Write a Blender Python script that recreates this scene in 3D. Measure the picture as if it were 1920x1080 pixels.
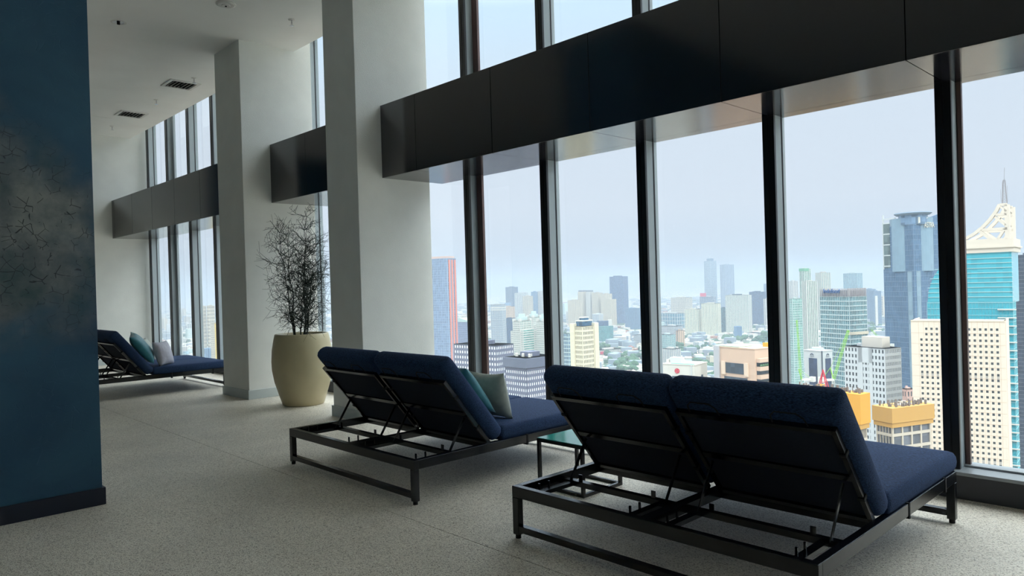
import bpy, math, random
from mathutils import Vector, Matrix, Quaternion
S = bpy.context.scene
for o in list(bpy.data.objects):
    bpy.data.objects.remove(o)
PI = math.pi

# ------------------------------------------------------------------ camera, world, sun, exposure
F = 1353.3                     # focal length in pixels of the 1920 px wide frame
R_ = Vector((0.69346, 0.71990, -0.02914)); U_ = Vector((0.01695, 0.02413, 0.99957)); F_ = Vector((-0.72029, 0.69365, -0.00453))
EYE = Vector((0, 0, 1.6))
cd = bpy.data.cameras.new('camera'); cam = bpy.data.objects.new('camera', cd); S.collection.objects.link(cam)
cd.sensor_width = 36; cd.lens = F / 1920 * 36; cd.clip_start = 0.05; cd.clip_end = 60000
cam.matrix_world = Matrix(((R_.x, U_.x, -F_.x, EYE.x), (R_.y, U_.y, -F_.y, EYE.y), (R_.z, U_.z, -F_.z, EYE.z), (0, 0, 0, 1)))
S.camera = cam

SKY = 1.0
HAZE = 4500.0                  # mean free path of the outdoor haze, metres
w = bpy.data.worlds.new('hazy_sky'); S.world = w; w.use_nodes = True
nt = w.node_tree; nt.nodes.clear()
tc = nt.nodes.new('ShaderNodeTexCoord'); sep = nt.nodes.new('ShaderNodeSeparateXYZ'); nt.links.new(tc.outputs['Generated'], sep.inputs[0])
rp = nt.nodes.new('ShaderNodeValToRGB'); nt.links.new(sep.outputs['Z'], rp.inputs[0])
cr = rp.color_ramp
cr.elements[0].position = 0.0; cr.elements[0].color = (0.40, 0.43, 0.50, 1)
cr.elements[1].position = 0.10; cr.elements[1].color = (0.475, 0.495, 0.56, 1)
for p_, c_ in ((0.22, (0.47, 0.505, 0.58, 1)), (0.36, (0.45, 0.56, 0.68, 1)), (0.46, (1.3, 1.42, 1.54, 1)), (0.6, (2.6, 2.7, 2.8, 1)), (1.0, (3.3, 3.35, 3.4, 1))):
    e = cr.elements.new(p_); e.color = c_
bg = nt.nodes.new('ShaderNodeBackground'); bg.inputs[1].default_value = SKY
nt.links.new(rp.outputs[0], bg.inputs[0])
wo = nt.nodes.new('ShaderNodeOutputWorld'); nt.links.new(bg.outputs[0], wo.inputs[0])

sd = bpy.data.lights.new('sun', 'SUN'); sd.energy = 1.1; sd.angle = math.radians(4); sd.color = (1.0, 0.96, 0.9)
sun = bpy.data.objects.new('sun', sd); S.collection.objects.link(sun)
sun.rotation_euler = Vector((1.0, -0.5, 0.85)).to_track_quat('Z', 'Y').to_euler()

S.view_settings.view_transform = 'Standard'; S.view_settings.look = 'None'
S.view_settings.exposure = 0.70; S.view_settings.gamma = 1.0; S.view_settings.use_curve_mapping = False
S.cycles.max_bounces = 10; S.cycles.diffuse_bounces = 6; S.cycles.glossy_bounces = 4
S.cycles.transparent_max_bounces = 24; S.cycles.volume_bounces = 1
S.cycles.sample_clamp_indirect = 6.0

# ------------------------------------------------------------------ helpers
def lin(c):
    c = c / 255.0
    return c / 12.92 if c <= 0.04045 else ((c + 0.055) / 1.055) ** 2.4
def rgb(t): return (lin(t[0]), lin(t[1]), lin(t[2]), 1)

class MB:
    """collects boxes, tubes and other faces for one mesh"""
    def __init__(s): s.v = []; s.f = []
    def add(s, vs, fs, M=None):
        b = len(s.v)
        s.v += [tuple(M @ Vector(p)) for p in vs] if M else [tuple(p) for p in vs]
        s.f += [tuple(i + b for i in f) for f in fs]
    def box(s, x0, y0, z0, x1, y1, z1, M=None):
        s.add([(x0,y0,z0),(x1,y0,z0),(x1,y1,z0),(x0,y1,z0),(x0,y0,z1),(x1,y0,z1),(x1,y1,z1),(x0,y1,z1)],
              [(0,3,2,1),(4,5,6,7),(0,1,5,4),(1,2,6,5),(2,3,7,6),(3,0,4,7)], M)
    def bar(s, a, b, w, h, up=(0,0,1)):
        a = Vector(a); b = Vector(b); d = (b - a); L = d.length; d.normalize()
        u = Vector(up); sx = d.cross(u)
        if sx.length < 1e-4: sx = d.cross(Vector((1,0,0)))
        sx.normalize(); u = sx.cross(d)
        M = Matrix(((sx.x,d.x,u.x,a.x),(sx.y,d.y,u.y,a.y),(sx.z,d.z,u.z,a.z),(0,0,0,1)))
        s.box(-w/2, 0, -h/2, w/2, L, h/2, M)
    def tube(s, pts, r, n=6, cap=True):
        b = len(s.v); m = len(pts); pts = [Vector(p) for p in pts]
        rs = r if isinstance(r, (list, tuple)) else [r] * m
        ref = None
        for i, p in enumerate(pts):
            d = (pts[min(i+1, m-1)] - pts[max(i-1, 0)]).normalized()
            if ref is None: ref = d.orthogonal().normalized()
            ref = (ref - d * ref.dot(d))
            ref = ref.normalized() if ref.length > 1e-5 else d.orthogonal().normalized()
            q = d.cross(ref)
            for k in range(n):
                a = 2*PI*k/n
                s.v.append(tuple(p + (ref*math.cos(a) + q*math.sin(a)) * rs[i]))
        for i in range(m-1):
            for k in range(n):
                k2 = (k+1) % n
                s.f.append((b+i*n+k, b+i*n+k2, b+(i+1)*n+k2, b+(i+1)*n+k))
        if cap:
            s.f.append(tuple(b + k for k in reversed(range(n)))); s.f.append(tuple(b+(m-1)*n+k for k in range(n)))
    def lathe(s, prof, n=24, c=(0,0,0), close=True):
        b = len(s.v); m = len(prof)
        for r, z in prof:
            for k in range(n):
                a = 2*PI*k/n; s.v.append((c[0]+r*math.cos(a), c[1]+r*math.sin(a), c[2]+z))
        for i in range(m-1):
            for k in range(n):
                k2 = (k+1) % n
                s.f.append((b+i*n+k, b+i*n+k2, b+(i+1)*n+k2, b+(i+1)*n+k))
        if close:
            s.f.append(tuple(b+k for k in reversed(range(n)))); s.f.append(tuple(b+(m-1)*n+k for k in range(n)))
    def prism(s, poly, y0, y1, M=None):
        """polygon in x,z extruded along y"""
        n = len(poly)
        vs = [(p[0], y0, p[1]) for p in poly] + [(p[0], y1, p[1]) for p in poly]
        s.add(vs, [tuple(range(n)), tuple(reversed(range(n, 2*n)))] + [(i, i+n, (i+1)%n+n, (i+1)%n) for i in range(n)], M)
    def mesh(s, name, m, smooth=False):
        me = bpy.data.meshes.new(name); me.from_pydata(s.v, [], s.f)
        if m: me.materials.append(m)
        if smooth: me.polygons.foreach_set('use_smooth', [True]*len(me.polygons))
        me.update(); return me
    def build(s, name, m, parent=None, smooth=False, bevel=0, seg=2, loc=None):
        o = bpy.data.objects.new(name, s.mesh(name, m, smooth)); S.collection.objects.link(o)
        if parent: o.parent = parent
        if loc: o.location = loc
        if bevel:
            b = o.modifiers.new('bevel', 'BEVEL'); b.width = bevel; b.segments = seg; b.limit_method = 'ANGLE'; b.angle_limit = math.radians(40)
            if smooth: b.harden_normals = False
        return o
def boxo(name, m, a, b, parent=None, bevel=0, seg=2, smooth=False):
    q = MB(); q.box(*a, *b); return q.build(name, m, parent, smooth, bevel, seg)
def empty(name, loc=(0,0,0), rz=0):
    o = bpy.data.objects.new(name, None); S.collection.objects.link(o); o.location = loc; o.rotation_euler = (0,0,rz); o.empty_display_size = .2
    return o
def tag(o, label=None, cat=None, group=None, kind=None):
    if label: o['label'] = label
    if cat: o['category'] = cat
    if group: o['group'] = group
    if kind: o['kind'] = kind
    return o
def copy_tree(o, parent=None):
    c = o.copy(); S.collection.objects.link(c); c.parent = parent
    for ch in KIDS.get(o.name, o.children): copy_tree(ch, c)
    return c
KIDS = {}
def ray(x, y): return F_ + R_ * ((x - 960) / F) - U_ * ((y - 540) / F)
def onplane(x, y, ax, v):
    d = ray(x, y); return EYE + d * ((v - EYE[ax]) / d[ax])

# ------------------------------------------------------------------ materials
MC = {}
def mat(name, col, rough=.5, metal=0, spec=.5, noise=None, bump=None, coat=0, sheen=0):
    """noise=(scale, amount, (sx,sy,sz)), bump=(scale, strength, distance)"""
    if name in MC: return MC[name]
    m = bpy.data.materials.new(name); m.use_nodes = True; n = m.node_tree; b = n.nodes['Principled BSDF']
    c = rgb(col)
    b.inputs['Base Color'].default_value = c; b.inputs['Roughness'].default_value = rough; b.inputs['Metallic'].default_value = metal
    b.inputs['Specular IOR Level'].default_value = spec; b.inputs['Coat Weight'].default_value = coat; b.inputs['Sheen Weight'].default_value = sheen
    t = None
    if noise or bump:
        t = n.nodes.new('ShaderNodeTexCoord')
    if noise:
        mp = n.nodes.new('ShaderNodeMapping'); n.links.new(t.outputs['Object'], mp.inputs[0]); mp.inputs['Scale'].default_value = noise[2] if len(noise) > 2 else (1,1,1)
        nz = n.nodes.new('ShaderNodeTexNoise'); nz.inputs['Scale'].default_value = noise[0]; nz.inputs['Detail'].default_value = 4; n.links.new(mp.outputs[0], nz.inputs['Vector'])
        mr = n.nodes.new('ShaderNodeMapRange'); mr.inputs[1].default_value = .3; mr.inputs[2].default_value = .7; mr.inputs[3].default_value = 1-noise[1]; mr.inputs[4].default_value = 1+noise[1]
        n.links.new(nz.outputs[0], mr.inputs[0])
        mx = n.nodes.new('ShaderNodeVectorMath'); mx.operation = 'SCALE'; mx.inputs[0].default_value = c[:3]; n.links.new(mr.outputs[0], mx.inputs['Scale']); n.links.new(mx.outputs[0], b.inputs['Base Color'])
    if bump:
        nb = n.nodes.new('ShaderNodeTexNoise'); nb.inputs['Scale'].default_value = bump[0]; nb.inputs['Detail'].default_value = 3; n.links.new(t.outputs['Object'], nb.inputs['Vector'])
        bp = n.nodes.new('ShaderNodeBump'); bp.inputs['Strength'].default_value = bump[1]; bp.inputs['Distance'].default_value = bump[2]
        n.links.new(nb.outputs[0], bp.inputs['Height']); n.links.new(bp.outputs[0], b.inputs['Normal'])
    MC[name] = m; return m

M_plaster = mat('white_textured_plaster', (240,241,236), .8, bump=(110, .35, .01), noise=(3, .03))
M_ceil = mat('white_ceiling_paint', (238,238,235), .85, noise=(1.2, .03))
M_skirt = mat('white_skirting', (200,208,208), .5)
M_black = mat('black_panel_metal', (28,29,36), .13, spec=.5, noise=(4, .1)); M_black.node_tree.nodes['Principled BSDF'].inputs['IOR'].default_value = 1.95
M_mull = mat('dark_mullion_metal', (28,30,33), .35, spec=.5)
M_alu = mat('grey_satin_aluminium', (162,172,177), .7, metal=0, spec=.2)
M_redbrown = mat('reddish_brown_frame', (100,76,72), .4)
M_frame = mat('black_powdercoat', (12,16,24), .2, spec=.6)
M_frame.node_tree.nodes['Principled BSDF'].inputs['IOR'].default_value = 1.5
M_navybase = mat('navy_baseboard', (12,24,46), .4)
M_sill = mat('grey_sill_metal', (150,156,160), .35, spec=.5)
M_apron = mat('dark_grey_apron', (62,64,70), .5)
M_chrome = mat('chrome', (200,200,205), .2, metal=1)
M_plasticwhite = mat('white_plastic', (215,214,210), .5)
M_grille = mat('grille_dark', (25,25,26), .8)  # plain near-black, shared by grille backs, straps, clips and joint cores
M_pot = mat('beige_glazed_pot', (196,184,150), .42, noise=(2.5,.08), spec=.45, coat=.15)
M_soil = mat('dark_soil', (38,32,26), .95, noise=(30,.4))
M_twig = mat('dark_green_twig', (28,42,34), .7, noise=(8,.4))
M_green_glass = mat('teal_table_glass', (50,158,146), .12, spec=.8)
M_tealp = mat('teal_satin', (50,132,146), .5, sheen=.4, noise=(14,.15), bump=(9,.4,.02))
M_greyp = mat('grey_green_linen', (176,182,172), .7, sheen=.2, noise=(20,.1), bump=(9,.4,.02))
M_lilac = mat('pale_grey_linen', (186,184,196), .7, sheen=.2, noise=(20,.1), bump=(9,.4,.02))

def fabric():
    m = bpy.data.materials.new('navy_slub_fabric'); m.use_nodes = True; n = m.node_tree; b = n.nodes['Principled BSDF']
    t = n.nodes.new('ShaderNodeTexCoord'); mp = n.nodes.new('ShaderNodeMapping'); mp.inputs['Scale'].default_value = (70, 300, 300); n.links.new(t.outputs['Object'], mp.inputs[0])
    nz = n.nodes.new('ShaderNodeTexNoise'); nz.inputs['Scale'].default_value = 1; nz.inputs['Detail'].default_value = 5; n.links.new(mp.outputs[0], nz.inputs['Vector'])
    r = n.nodes.new('ShaderNodeValToRGB'); r.color_ramp.elements[0].position = .35; r.color_ramp.elements[0].color = rgb((17,26,48)); r.color_ramp.elements[1].position = .68; r.color_ramp.elements[1].color = rgb((58,86,128))
    n.links.new(nz.outputs[0], r.inputs[0]); n.links.new(r.outputs[0], b.inputs['Base Color'])
    b.inputs['Roughness'].default_value = .85; b.inputs['Specular IOR Level'].default_value = .2; b.inputs['Sheen Weight'].default_value = .12; b.inputs['Sheen Tint'].default_value = rgb((120,140,190))
    n2 = n.nodes.new('ShaderNodeTexNoise'); n2.inputs['Scale'].default_value = 2.2; n.links.new(t.outputs['Object'], n2.inputs['Vector'])
    ad = n.nodes.new('ShaderNodeMath'); ad.operation = 'MULTIPLY_ADD'; ad.inputs[1].default_value = 4; n.links.new(n2.outputs[0], ad.inputs[0]); n.links.new(nz.outputs[0], ad.inputs[2])
    bp = n.nodes.new('ShaderNodeBump'); bp.inputs['Strength'].default_value = .4; bp.inputs['Distance'].default_value = .005; n.links.new(ad.outputs[0], bp.inputs['Height']); n.links.new(bp.outputs[0], b.inputs['Normal'])
    return m
M_fabric = fabric()

M_backing = mat('black_backing_cloth', (21,29,48), .9, noise=(40,.2,(1,12,12)))
def floor_mat():
    m = bpy.data.materials.new('seeded_aggregate_floor'); m.use_nodes = True; n = m.node_tree; b = n.nodes['Principled BSDF']
    t = n.nodes.new('ShaderNodeTexCoord')
    v = n.nodes.new('ShaderNodeTexVoronoi'); v.inputs['Scale'].default_value = 165; n.links.new(t.outputs['Object'], v.inputs['Vector'])
    r = n.nodes.new('ShaderNodeValToRGB'); el = r.color_ramp.elements
    el[0].position = 0; el[0].color = rgb((140,128,106)); el[1].position = 1; el[1].color = rgb((250,246,232))
    for p, c in ((.12,(190,180,164)), (.4,(234,225,209)), (.8,(248,240,225))):
        e = el.new(p); e.color = rgb(c)
    sp = n.nodes.new('ShaderNodeSeparateXYZ'); n.links.new(v.outputs['Color'], sp.inputs[0]); n.links.new(sp.outputs[0], r.inputs[0])
    nz = n.nodes.new('ShaderNodeTexNoise'); nz.inputs['Scale'].default_value = .9; nz.inputs['Detail'].default_value = 5; n.links.new(t.outputs['Object'], nz.inputs['Vector'])
    mr = n.nodes.new('ShaderNodeMapRange'); mr.inputs[1].default_value = .3; mr.inputs[2].default_value = .7; mr.inputs[3].default_value = .84; mr.inputs[4].default_value = 1.1; n.links.new(nz.outputs[0], mr.inputs[0])
    mx = n.nodes.new('ShaderNodeVectorMath'); mx.operation = 'SCALE'; n.links.new(r.outputs[0], mx.inputs[0]); n.links.new(mr.outputs[0], mx.inputs['Scale']); n.links.new(mx.outputs[0], b.inputs['Base Color'])
    b.inputs['Roughness'].default_value = .42; b.inputs['Specular IOR Level'].default_value = .5
    bp = n.nodes.new('ShaderNodeBump'); bp.inputs['Strength'].default_value = .6; bp.inputs['Distance'].default_value = .004; n.links.new(v.outputs['Distance'], bp.inputs['Height']); bp.invert = True; n.links.new(bp.outputs[0], b.inputs['Normal'])
    return m

def blue_wall_mat():
    m = bpy.data.materials.new('teal_blue_stucco'); m.use_nodes = True; n = m.node_tree; b = n.nodes['Principled BSDF']
    L = n.links.new; N = n.nodes.new
    t = N('ShaderNodeTexCoord'); sp = N('ShaderNodeSeparateXYZ'); L(t.outputs['Object'], sp.inputs[0])
    nz = N('ShaderNodeTexNoise'); nz.inputs['Scale'].default_value = 1.6; nz.inputs['Detail'].default_value = 6; nz.inputs['Distortion'].default_value = .6; L(t.outputs['Object'], nz.inputs['Vector'])
    base = N('ShaderNodeValToRGB'); base.color_ramp.elements[0].position = .3; base.color_ramp.elements[0].color = rgb((40,78,106)); base.color_ramp.elements[1].position = .72; base.color_ramp.elements[1].color = rgb((56,100,124)); L(nz.outputs[0], base.inputs[0])
    # a worn grey-brown patch, part of the paint, between 1.3 m and 2.9 m
    def mth(op, a, bb=None, cc=None):
        q = N('ShaderNodeMath'); q.operation = op
        for i, x in enumerate((a, bb, cc)):
            if x is None: continue
            if isinstance(x, (int, float)): q.inputs[i].default_value = x
            else: L(x, q.inputs[i])
        return q.outputs[0]
    dz = mth('DIVIDE', mth('SUBTRACT', sp.outputs['Z'], 2.05), .95)
    dy = mth('DIVIDE', mth('SUBTRACT', sp.outputs['Y'], .78), .85)
    d = mth('ADD', mth('MULTIPLY', dz, dz), mth('MULTIPLY', dy, dy))
    d = mth('ADD', d, mth('MULTIPLY', mth('SUBTRACT', nz.outputs[0], .5), 2.6))
    mk = N('ShaderNodeMapRange'); mk.interpolation_type = 'SMOOTHSTEP'; mk.inputs[1].default_value = 1.25; mk.inputs[2].default_value = .2; L(d, mk.inputs[0])
    pn = N('ShaderNodeTexNoise'); pn.inputs['Scale'].default_value = 2.2; pn.inputs['Detail'].default_value = 9; pn.inputs['Roughness'].default_value = .65; L(t.outputs['Object'], pn.inputs['Vector'])
    patch = N('ShaderNodeValToRGB'); e = patch.color_ramp.elements; e[0].position = .34; e[0].color = rgb((66,92,94)); e[1].position = .66; e[1].color = rgb((142,146,143)); q = e.new(.5); q.color = rgb((104,112,115)); L(pn.outputs[0], patch.inputs[0])
    mx = N('ShaderNodeMix'); mx.data_type = 'RGBA'; L(mk.outputs[0], mx.inputs['Factor']); L(base.outputs[0], mx.inputs['A']); L(patch.outputs[0], mx.inputs['B'])
    # trowel scratches: thin short strokes
    wv = N('ShaderNodeTexNoise'); wv.inputs['Scale'].default_value = 3; L(t.outputs['Object'], wv.inputs['Vector'])
    av = N('ShaderNodeVectorMath'); av.operation = 'MULTIPLY_ADD'; av.inputs[1].default_value = (.12,.12,.12); L(wv.outputs['Color'], av.inputs[0]); L(t.outputs['Object'], av.inputs[2])
    vo = N('ShaderNodeTexVoronoi'); vo.feature = 'DISTANCE_TO_EDGE'; vo.inputs['Scale'].default_value = 13; L(av.outputs[0], vo.inputs['Vector'])
    ed = N('ShaderNodeMapRange'); ed.inputs[1].default_value = .03; ed.inputs[2].default_value = .01; L(vo.outputs['Distance'], ed.inputs[0])
    gn = N('ShaderNodeTexNoise'); gn.inputs['Scale'].default_value = 11; L(t.outputs['Object'], gn.inputs['Vector'])
    gm = N('ShaderNodeMapRange'); gm.inputs[1].default_value = .50; gm.inputs[2].default_value = .525; L(gn.outputs[0], gm.inputs[0])
    sc = mth('MULTIPLY', ed.outputs[0], gm.outputs[0])
    scd = mth('MULTIPLY', sc, mk.outputs[0]); scd = mth('MULTIPLY', scd, .85)
    m2 = N('ShaderNodeMix'); m2.data_type = 'RGBA'; L(scd, m2.inputs['Factor']); L(mx.outputs['Result'], m2.inputs['A']); m2.inputs['B'].default_value = rgb((24,34,40))
    L(m2.outputs['Result'], b.inputs['Base Color'])
    b.inputs['Roughness'].default_value = .5; b.inputs['Specular IOR Level'].default_value = .35
    bp = N('ShaderNodeBump'); bp.inputs['Strength'].default_value = .3; bp.inputs['Distance'].default_value = .01; L(mth('SUBTRACT', nz.outputs[0], mth('MULTIPLY', sc, .6)), bp.inputs['Height']); L(bp.outputs[0], b.inputs['Normal'])
    return m

def glass_mat():
    m = bpy.data.materials.new('tinted_window_glass'); m.use_nodes = True; n = m.node_tree; n.nodes.clear()
    o = n.nodes.new('ShaderNodeOutputMaterial'); mx = n.nodes.new('ShaderNodeMixShader'); tr = n.nodes.new('ShaderNodeBsdfTransparent'); gl = n.nodes.new('ShaderNodeBsdfGlossy')
    tr.inputs[0].default_value = (.95,.985,.985,1); gl.inputs['Roughness'].default_value = .01; gl.inputs['Color'].default_value = (1,1,1,1)
    fr = n.nodes.new('ShaderNodeFresnel'); fr.inputs[0].default_value = 1.45
    ge = n.nodes.new('ShaderNodeNewGeometry'); iv = n.nodes.new('ShaderNodeMath'); iv.operation = 'SUBTRACT'; iv.inputs[0].default_value = 1; n.links.new(ge.outputs['Backfacing'], iv.inputs[1])
    mu = n.nodes.new('ShaderNodeMath'); mu.operation = 'MULTIPLY'; n.links.new(fr.outputs[0], mu.inputs[0]); n.links.new(iv.outputs[0], mu.inputs[1])
    n.links.new(mu.outputs[0], mx.inputs[0]); n.links.new(tr.outputs[0], mx.inputs[1]); n.links.new(gl.outputs[0], mx.inputs[2]); n.links.new(mx.outputs[0], o.inputs[0])
    return m
M_glass = glass_mat()

def facade_mat(name, c, rough=.25, var=.35, cell=(3,3,3.4), spec=.5):
    """tower glazing with a small pane to pane difference in tint"""
    if name in MC: return MC[name]
    m = bpy.data.materials.new(name); m.use_nodes = True; n = m.node_tree; b = n.nodes['Principled BSDF']
    t = n.nodes.new('ShaderNodeTexCoord'); dv = n.nodes.new('ShaderNodeVectorMath'); dv.operation = 'DIVIDE'; dv.inputs[1].default_value = cell; n.links.new(t.outputs['Object'], dv.inputs[0])
    ad = n.nodes.new('ShaderNodeVectorMath'); ad.operation = 'ADD'; ad.inputs[1].default_value = (.51,.52,.53); n.links.new(dv.outputs[0], ad.inputs[0])
    fl = n.nodes.new('ShaderNodeVectorMath'); fl.operation = 'FLOOR'; n.links.new(ad.outputs[0], fl.inputs[0])
    wn = n.nodes.new('ShaderNodeTexWhiteNoise'); n.links.new(fl.outputs[0], wn.inputs['Vector'])
    mr = n.nodes.new('ShaderNodeMapRange'); mr.inputs[3].default_value = 1-var; mr.inputs[4].default_value = 1+var; n.links.new(wn.outputs['Value'], mr.inputs[0])
    mx = n.nodes.new('ShaderNodeVectorMath'); mx.operation = 'SCALE'; mx.inputs[0].default_value = rgb(c)[:3]; n.links.new(mr.outputs[0], mx.inputs['Scale']); n.links.new(mx.outputs[0], b.inputs['Base Color'])
    b.inputs['Roughness'].default_value = rough; b.inputs['Specular IOR Level'].default_value = spec
    MC[name] = m; return m

# ------------------------------------------------------------------ room shell
XF, XR = -18.75, 7.0           # far end wall, right end wall
YB = -6.0                      # wall behind the camera
YG = 5.96                      # glass
ZC = 5.37                      # ceiling
ZT = 6.0
M_floor = floor_mat()
fl = MB()                      # floor with a recessed joint along y = 2.92
fl.box(XF-.3, YB-.3, -.3, XR+.3, 2.917, 0); fl.box(XF-.3, 2.923, -.3, XR+.3, YG+.05, 0); fl.box(XF-.3, 2.917, -.3, XR+.3, 2.923, -.006)
tag(fl.build('floor', M_floor), 'speckled beige aggregate floor with a fine joint', kind='structure')
boxo('ceiling', M_ceil, (XF-.3, YB-.3, ZC), (XR+.3, 5.5, ZC+.9))['kind'] = 'structure'
boxo('trim_1', M_ceil, (XF-.3, 5.5, ZT), (XR+.3, YG+.3, ZT+.3))['kind'] = 'structure'
M_blue = blue_wall_mat()
boxo('wall_far', M_plaster, (XF-.3, 2.8, 0), (XF, YG+.02, ZT))['kind'] = 'structure'
boxo('wall_side', M_blue, (XF-.3, YB-.3, 0), (XF, 2.8, ZT))['kind'] = 'structure'
boxo('wall_right', M_plaster, (XR, YB-.3, 0), (XR+.3, YG+.02, ZT))['kind'] = 'structure'
boxo('wall_back', M_blue, (XF-.3, YB-.3, 0), (XR+.3, YB, ZT))['kind'] = 'structure'
boxo('baseboard_far', M_skirt, (XF, YB, 0), (XF+.02, 5.76, .137))['kind'] = 'structure'
# blue partition: its right face is the plane x = -6.21
boxo('wall_left', M_blue, (-7.6, YB, 0), (-6.23, 1.55, ZC))['kind'] = 'structure'
bb = MB(); bb.box(-7.62, YB, 0, -6.21, 1.57, .131)
bb.build('baseboard_left', M_navybase, bevel=.003)['kind'] = 'structure'

# columns
def column(x0, x1, y0, label):
    c = boxo('column', M_plaster, (x0, y0, 0), (x1, 5.78, ZT), bevel=.006)
    tag(c, label, 'column')
    b = MB(); b.box(x0-.02, y0-.02, 0, x1+.02, 5.75, .137); b.build('baseboard', M_skirt, c, bevel=.004)
    return c
column(-8.21, -7.49, 4.70, 'white plaster column in the middle, nearest the camera, behind the potted plant')
column(-11.42, -10.5, 4.61, 'white plaster column farther back, left of the large beige pot')

# windows: mullions on a 1.31 m module
def mx(k): return -1.553 - 1.3085*k
win = 0
for k in range(-6, 14):
    x = mx(k)
    if x < XF + .1: break
    win += 1
    q = MB(); q.box(x-.052, 5.80, 0.19, x-.003, 5.83, ZT); q.box(x+.003, 5.80, 0.19, x+.052, 5.83, ZT); q.box(x-.003, 5.806, .19, x+.003, 5.83, ZT)
    fr = q.build('window_%d' % win, M_mull, bevel=.002); fr['kind'] = 'structure'
    boxo('mullion_side', M_alu, (x-.050, 5.83, .19), (x+.050, 5.935, ZT), fr)['label'] = 'light grey aluminium side of the mullion'
    boxo('glazing_gasket', M_mull, (x-.045, 5.935, .19), (x+.056, 5.95, ZT), fr)
    boxo('outer_cap', M_alu, (x-.045, 5.95, .19), (x+.045, YG+.05, ZT), fr)
    if k % 4 == 0:
        boxo('sash_frame', M_redbrown if k < 12 else M_alu, (x+.056, 5.925, .21), (x+(.085 if k == 0 else .15), YG-.002, ZT), fr)['label'] = 'reddish brown sash frame' if k < 12 else 'grey sash frame'
    xr = x + 1.3085
    boxo('lower_pane', M_glass, (x+.05, YG, .20), (xr-.05, YG+.012, 3.0), fr)
    boxo('upper_pane', M_glass, (x+.05, YG, 3.0), (xr-.05, YG+.012, ZT), fr)
# last slit next to the far wall
boxo('window_%d' % (win+1), M_glass, (XF, YG, .2), (mx(13)-.05, YG+.012, ZT))['kind'] = 'structure'

# sill
q = MB(); q.box(XF, 5.72, .175, XR, 5.90, .20); q.box(XF, 5.90, .175, XR, YG+.06, .215)
q.build('trim_2', M_sill, bevel=.004)['kind'] = 'structure'
boxo('trim_3', M_apron, (XF, 5.76, 0), (XR, YG+.06, .175))['kind'] = 'structure'

# transom beam boxes: dark panels with open joints
def beam(n, x0, x1, joints):
    core = boxo('trim_%d' % n, M_grille, (x0+.004, 5.07, 2.98), (x1-.004, YG+.03, 3.83)); core['kind'] = 'structure'
    xs = sorted([x0] + [j for j in joints if x0+.02 < j < x1-.02] + [x1])
    for a, b in zip(xs[:-1], xs[1:]):
        e0 = 0 if a == x0 else .003; e1 = 0 if b == x1 else .003
        boxo('front_panel', M_black, (a+e0, 5.05, 2.96), (b-e1, 5.07, 3.85), core, bevel=.0015)
        boxo('soffit_panel', M_black, (a+e0, 5.07, 2.96), (b-e1, 5.83, 2.98), core)
        boxo('top_panel', M_black, (a+e0, 5.07, 3.83), (b-e1, 5.83, 3.85), core)
    boxo('window_head', M_black, (x0, 5.835, 2.96), (x1, YG+.03, 2.98), core)
    return core
J = [mx(k) for k in range(-6, 14)]
beam(4, -7.49, XR, J); beam(5, -10.5, -8.21, J); beam(6, XF, -11.42, J)

# ------------------------------------------------------------------ ceiling fittings
def sprinkler(x, y, label):
    q = MB(); q.lathe([(.045, 0), (.045, -.006), (.02, -.012)], 16)
    b = q.build('sprinkler', M_plasticwhite, smooth=False, loc=(x, y, ZC)); tag(b, label, 'sprinkler', 'sprinkler heads on the ceiling')
    q = MB(); q.lathe([(.009, -.012), (.009, -.045), (.004, -.05)], 8); q.bar((-.014,0,-.045), (-.012,0,-.085), .004, .006, (0,1,0)); q.bar((.014,0,-.045), (.012,0,-.085), .004, .006, (0,1,0))
    q.build('sprinkler_body', M_chrome, b)
    q = MB(); q.lathe([(.03, -.085), (.03, -.09)], 12); q.build('deflector', M_chrome, b)
sprinkler(-9.28, 4.84, 'chrome ceiling sprinkler head between the two columns')
sprinkler(-12.86, 4.83, 'chrome ceiling sprinkler beside the nearer air grille')
sprinkler(-14.74, 4.81, 'chrome ceiling sprinkler between the two air grilles')
sprinkler(-17.6, 4.80, 'chrome ceiling sprinkler nearest the far end wall')
def grille(x, y, label):
    g = empty('air_grille', (x, y, ZC)); tag(g, label, 'air vent', 'square air grilles in the ceiling')
    boxo('back_plate', M_grille, (-.21,-.21,-.003), (.21,.21,-.001), g)
    q = MB()
    for s in (-1, 1):
        q.box(s*.235-.025, -.26, -.018, s*.235+.025, .26, 0); q.box(-.21, s*.235-.025, -.018, .21, s*.235+.025, 0)
    q.build('frame', M_plasticwhite, g)
    for i in range(7):
        q = MB(); yy = -.18+i*.06; q.bar((-.21, yy, -.014), (.21, yy, -.014), .004, .03, (0,.6,.8)); q.build('slat', M_plasticwhite, g)
    boxo('damper_lever', M_grille, (.0,-.02,-.06), (.012,-.01,-.01), g)
grille(-13.40, 4.80, 'square white ceiling air grille nearer the column')
grille(-16.2, 4.79, 'square white ceiling air grille nearer the far end wall')
q = MB(); q.lathe([(.125,0),(.125,-.012),(.1,-.022),(.055,-.024),(.05,-.03),(.012,-.03)], 28)
d = q.build('smoke_detector', M_plasticwhite, smooth=False, loc=(-9.3, 3.93, ZC)); tag(d, 'round white disc detector on the ceiling at the top edge', 'detector')
q = MB(); q.lathe([(.012,-.03),(.012,-.04)], 10); q.build('sensor', M_grille, d)
dl = empty('downlight', (-10.85, 3.08, ZC)); tag(dl, 'recessed chrome downlight in the ceiling near the blue wall', 'downlight')
q = MB()
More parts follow.
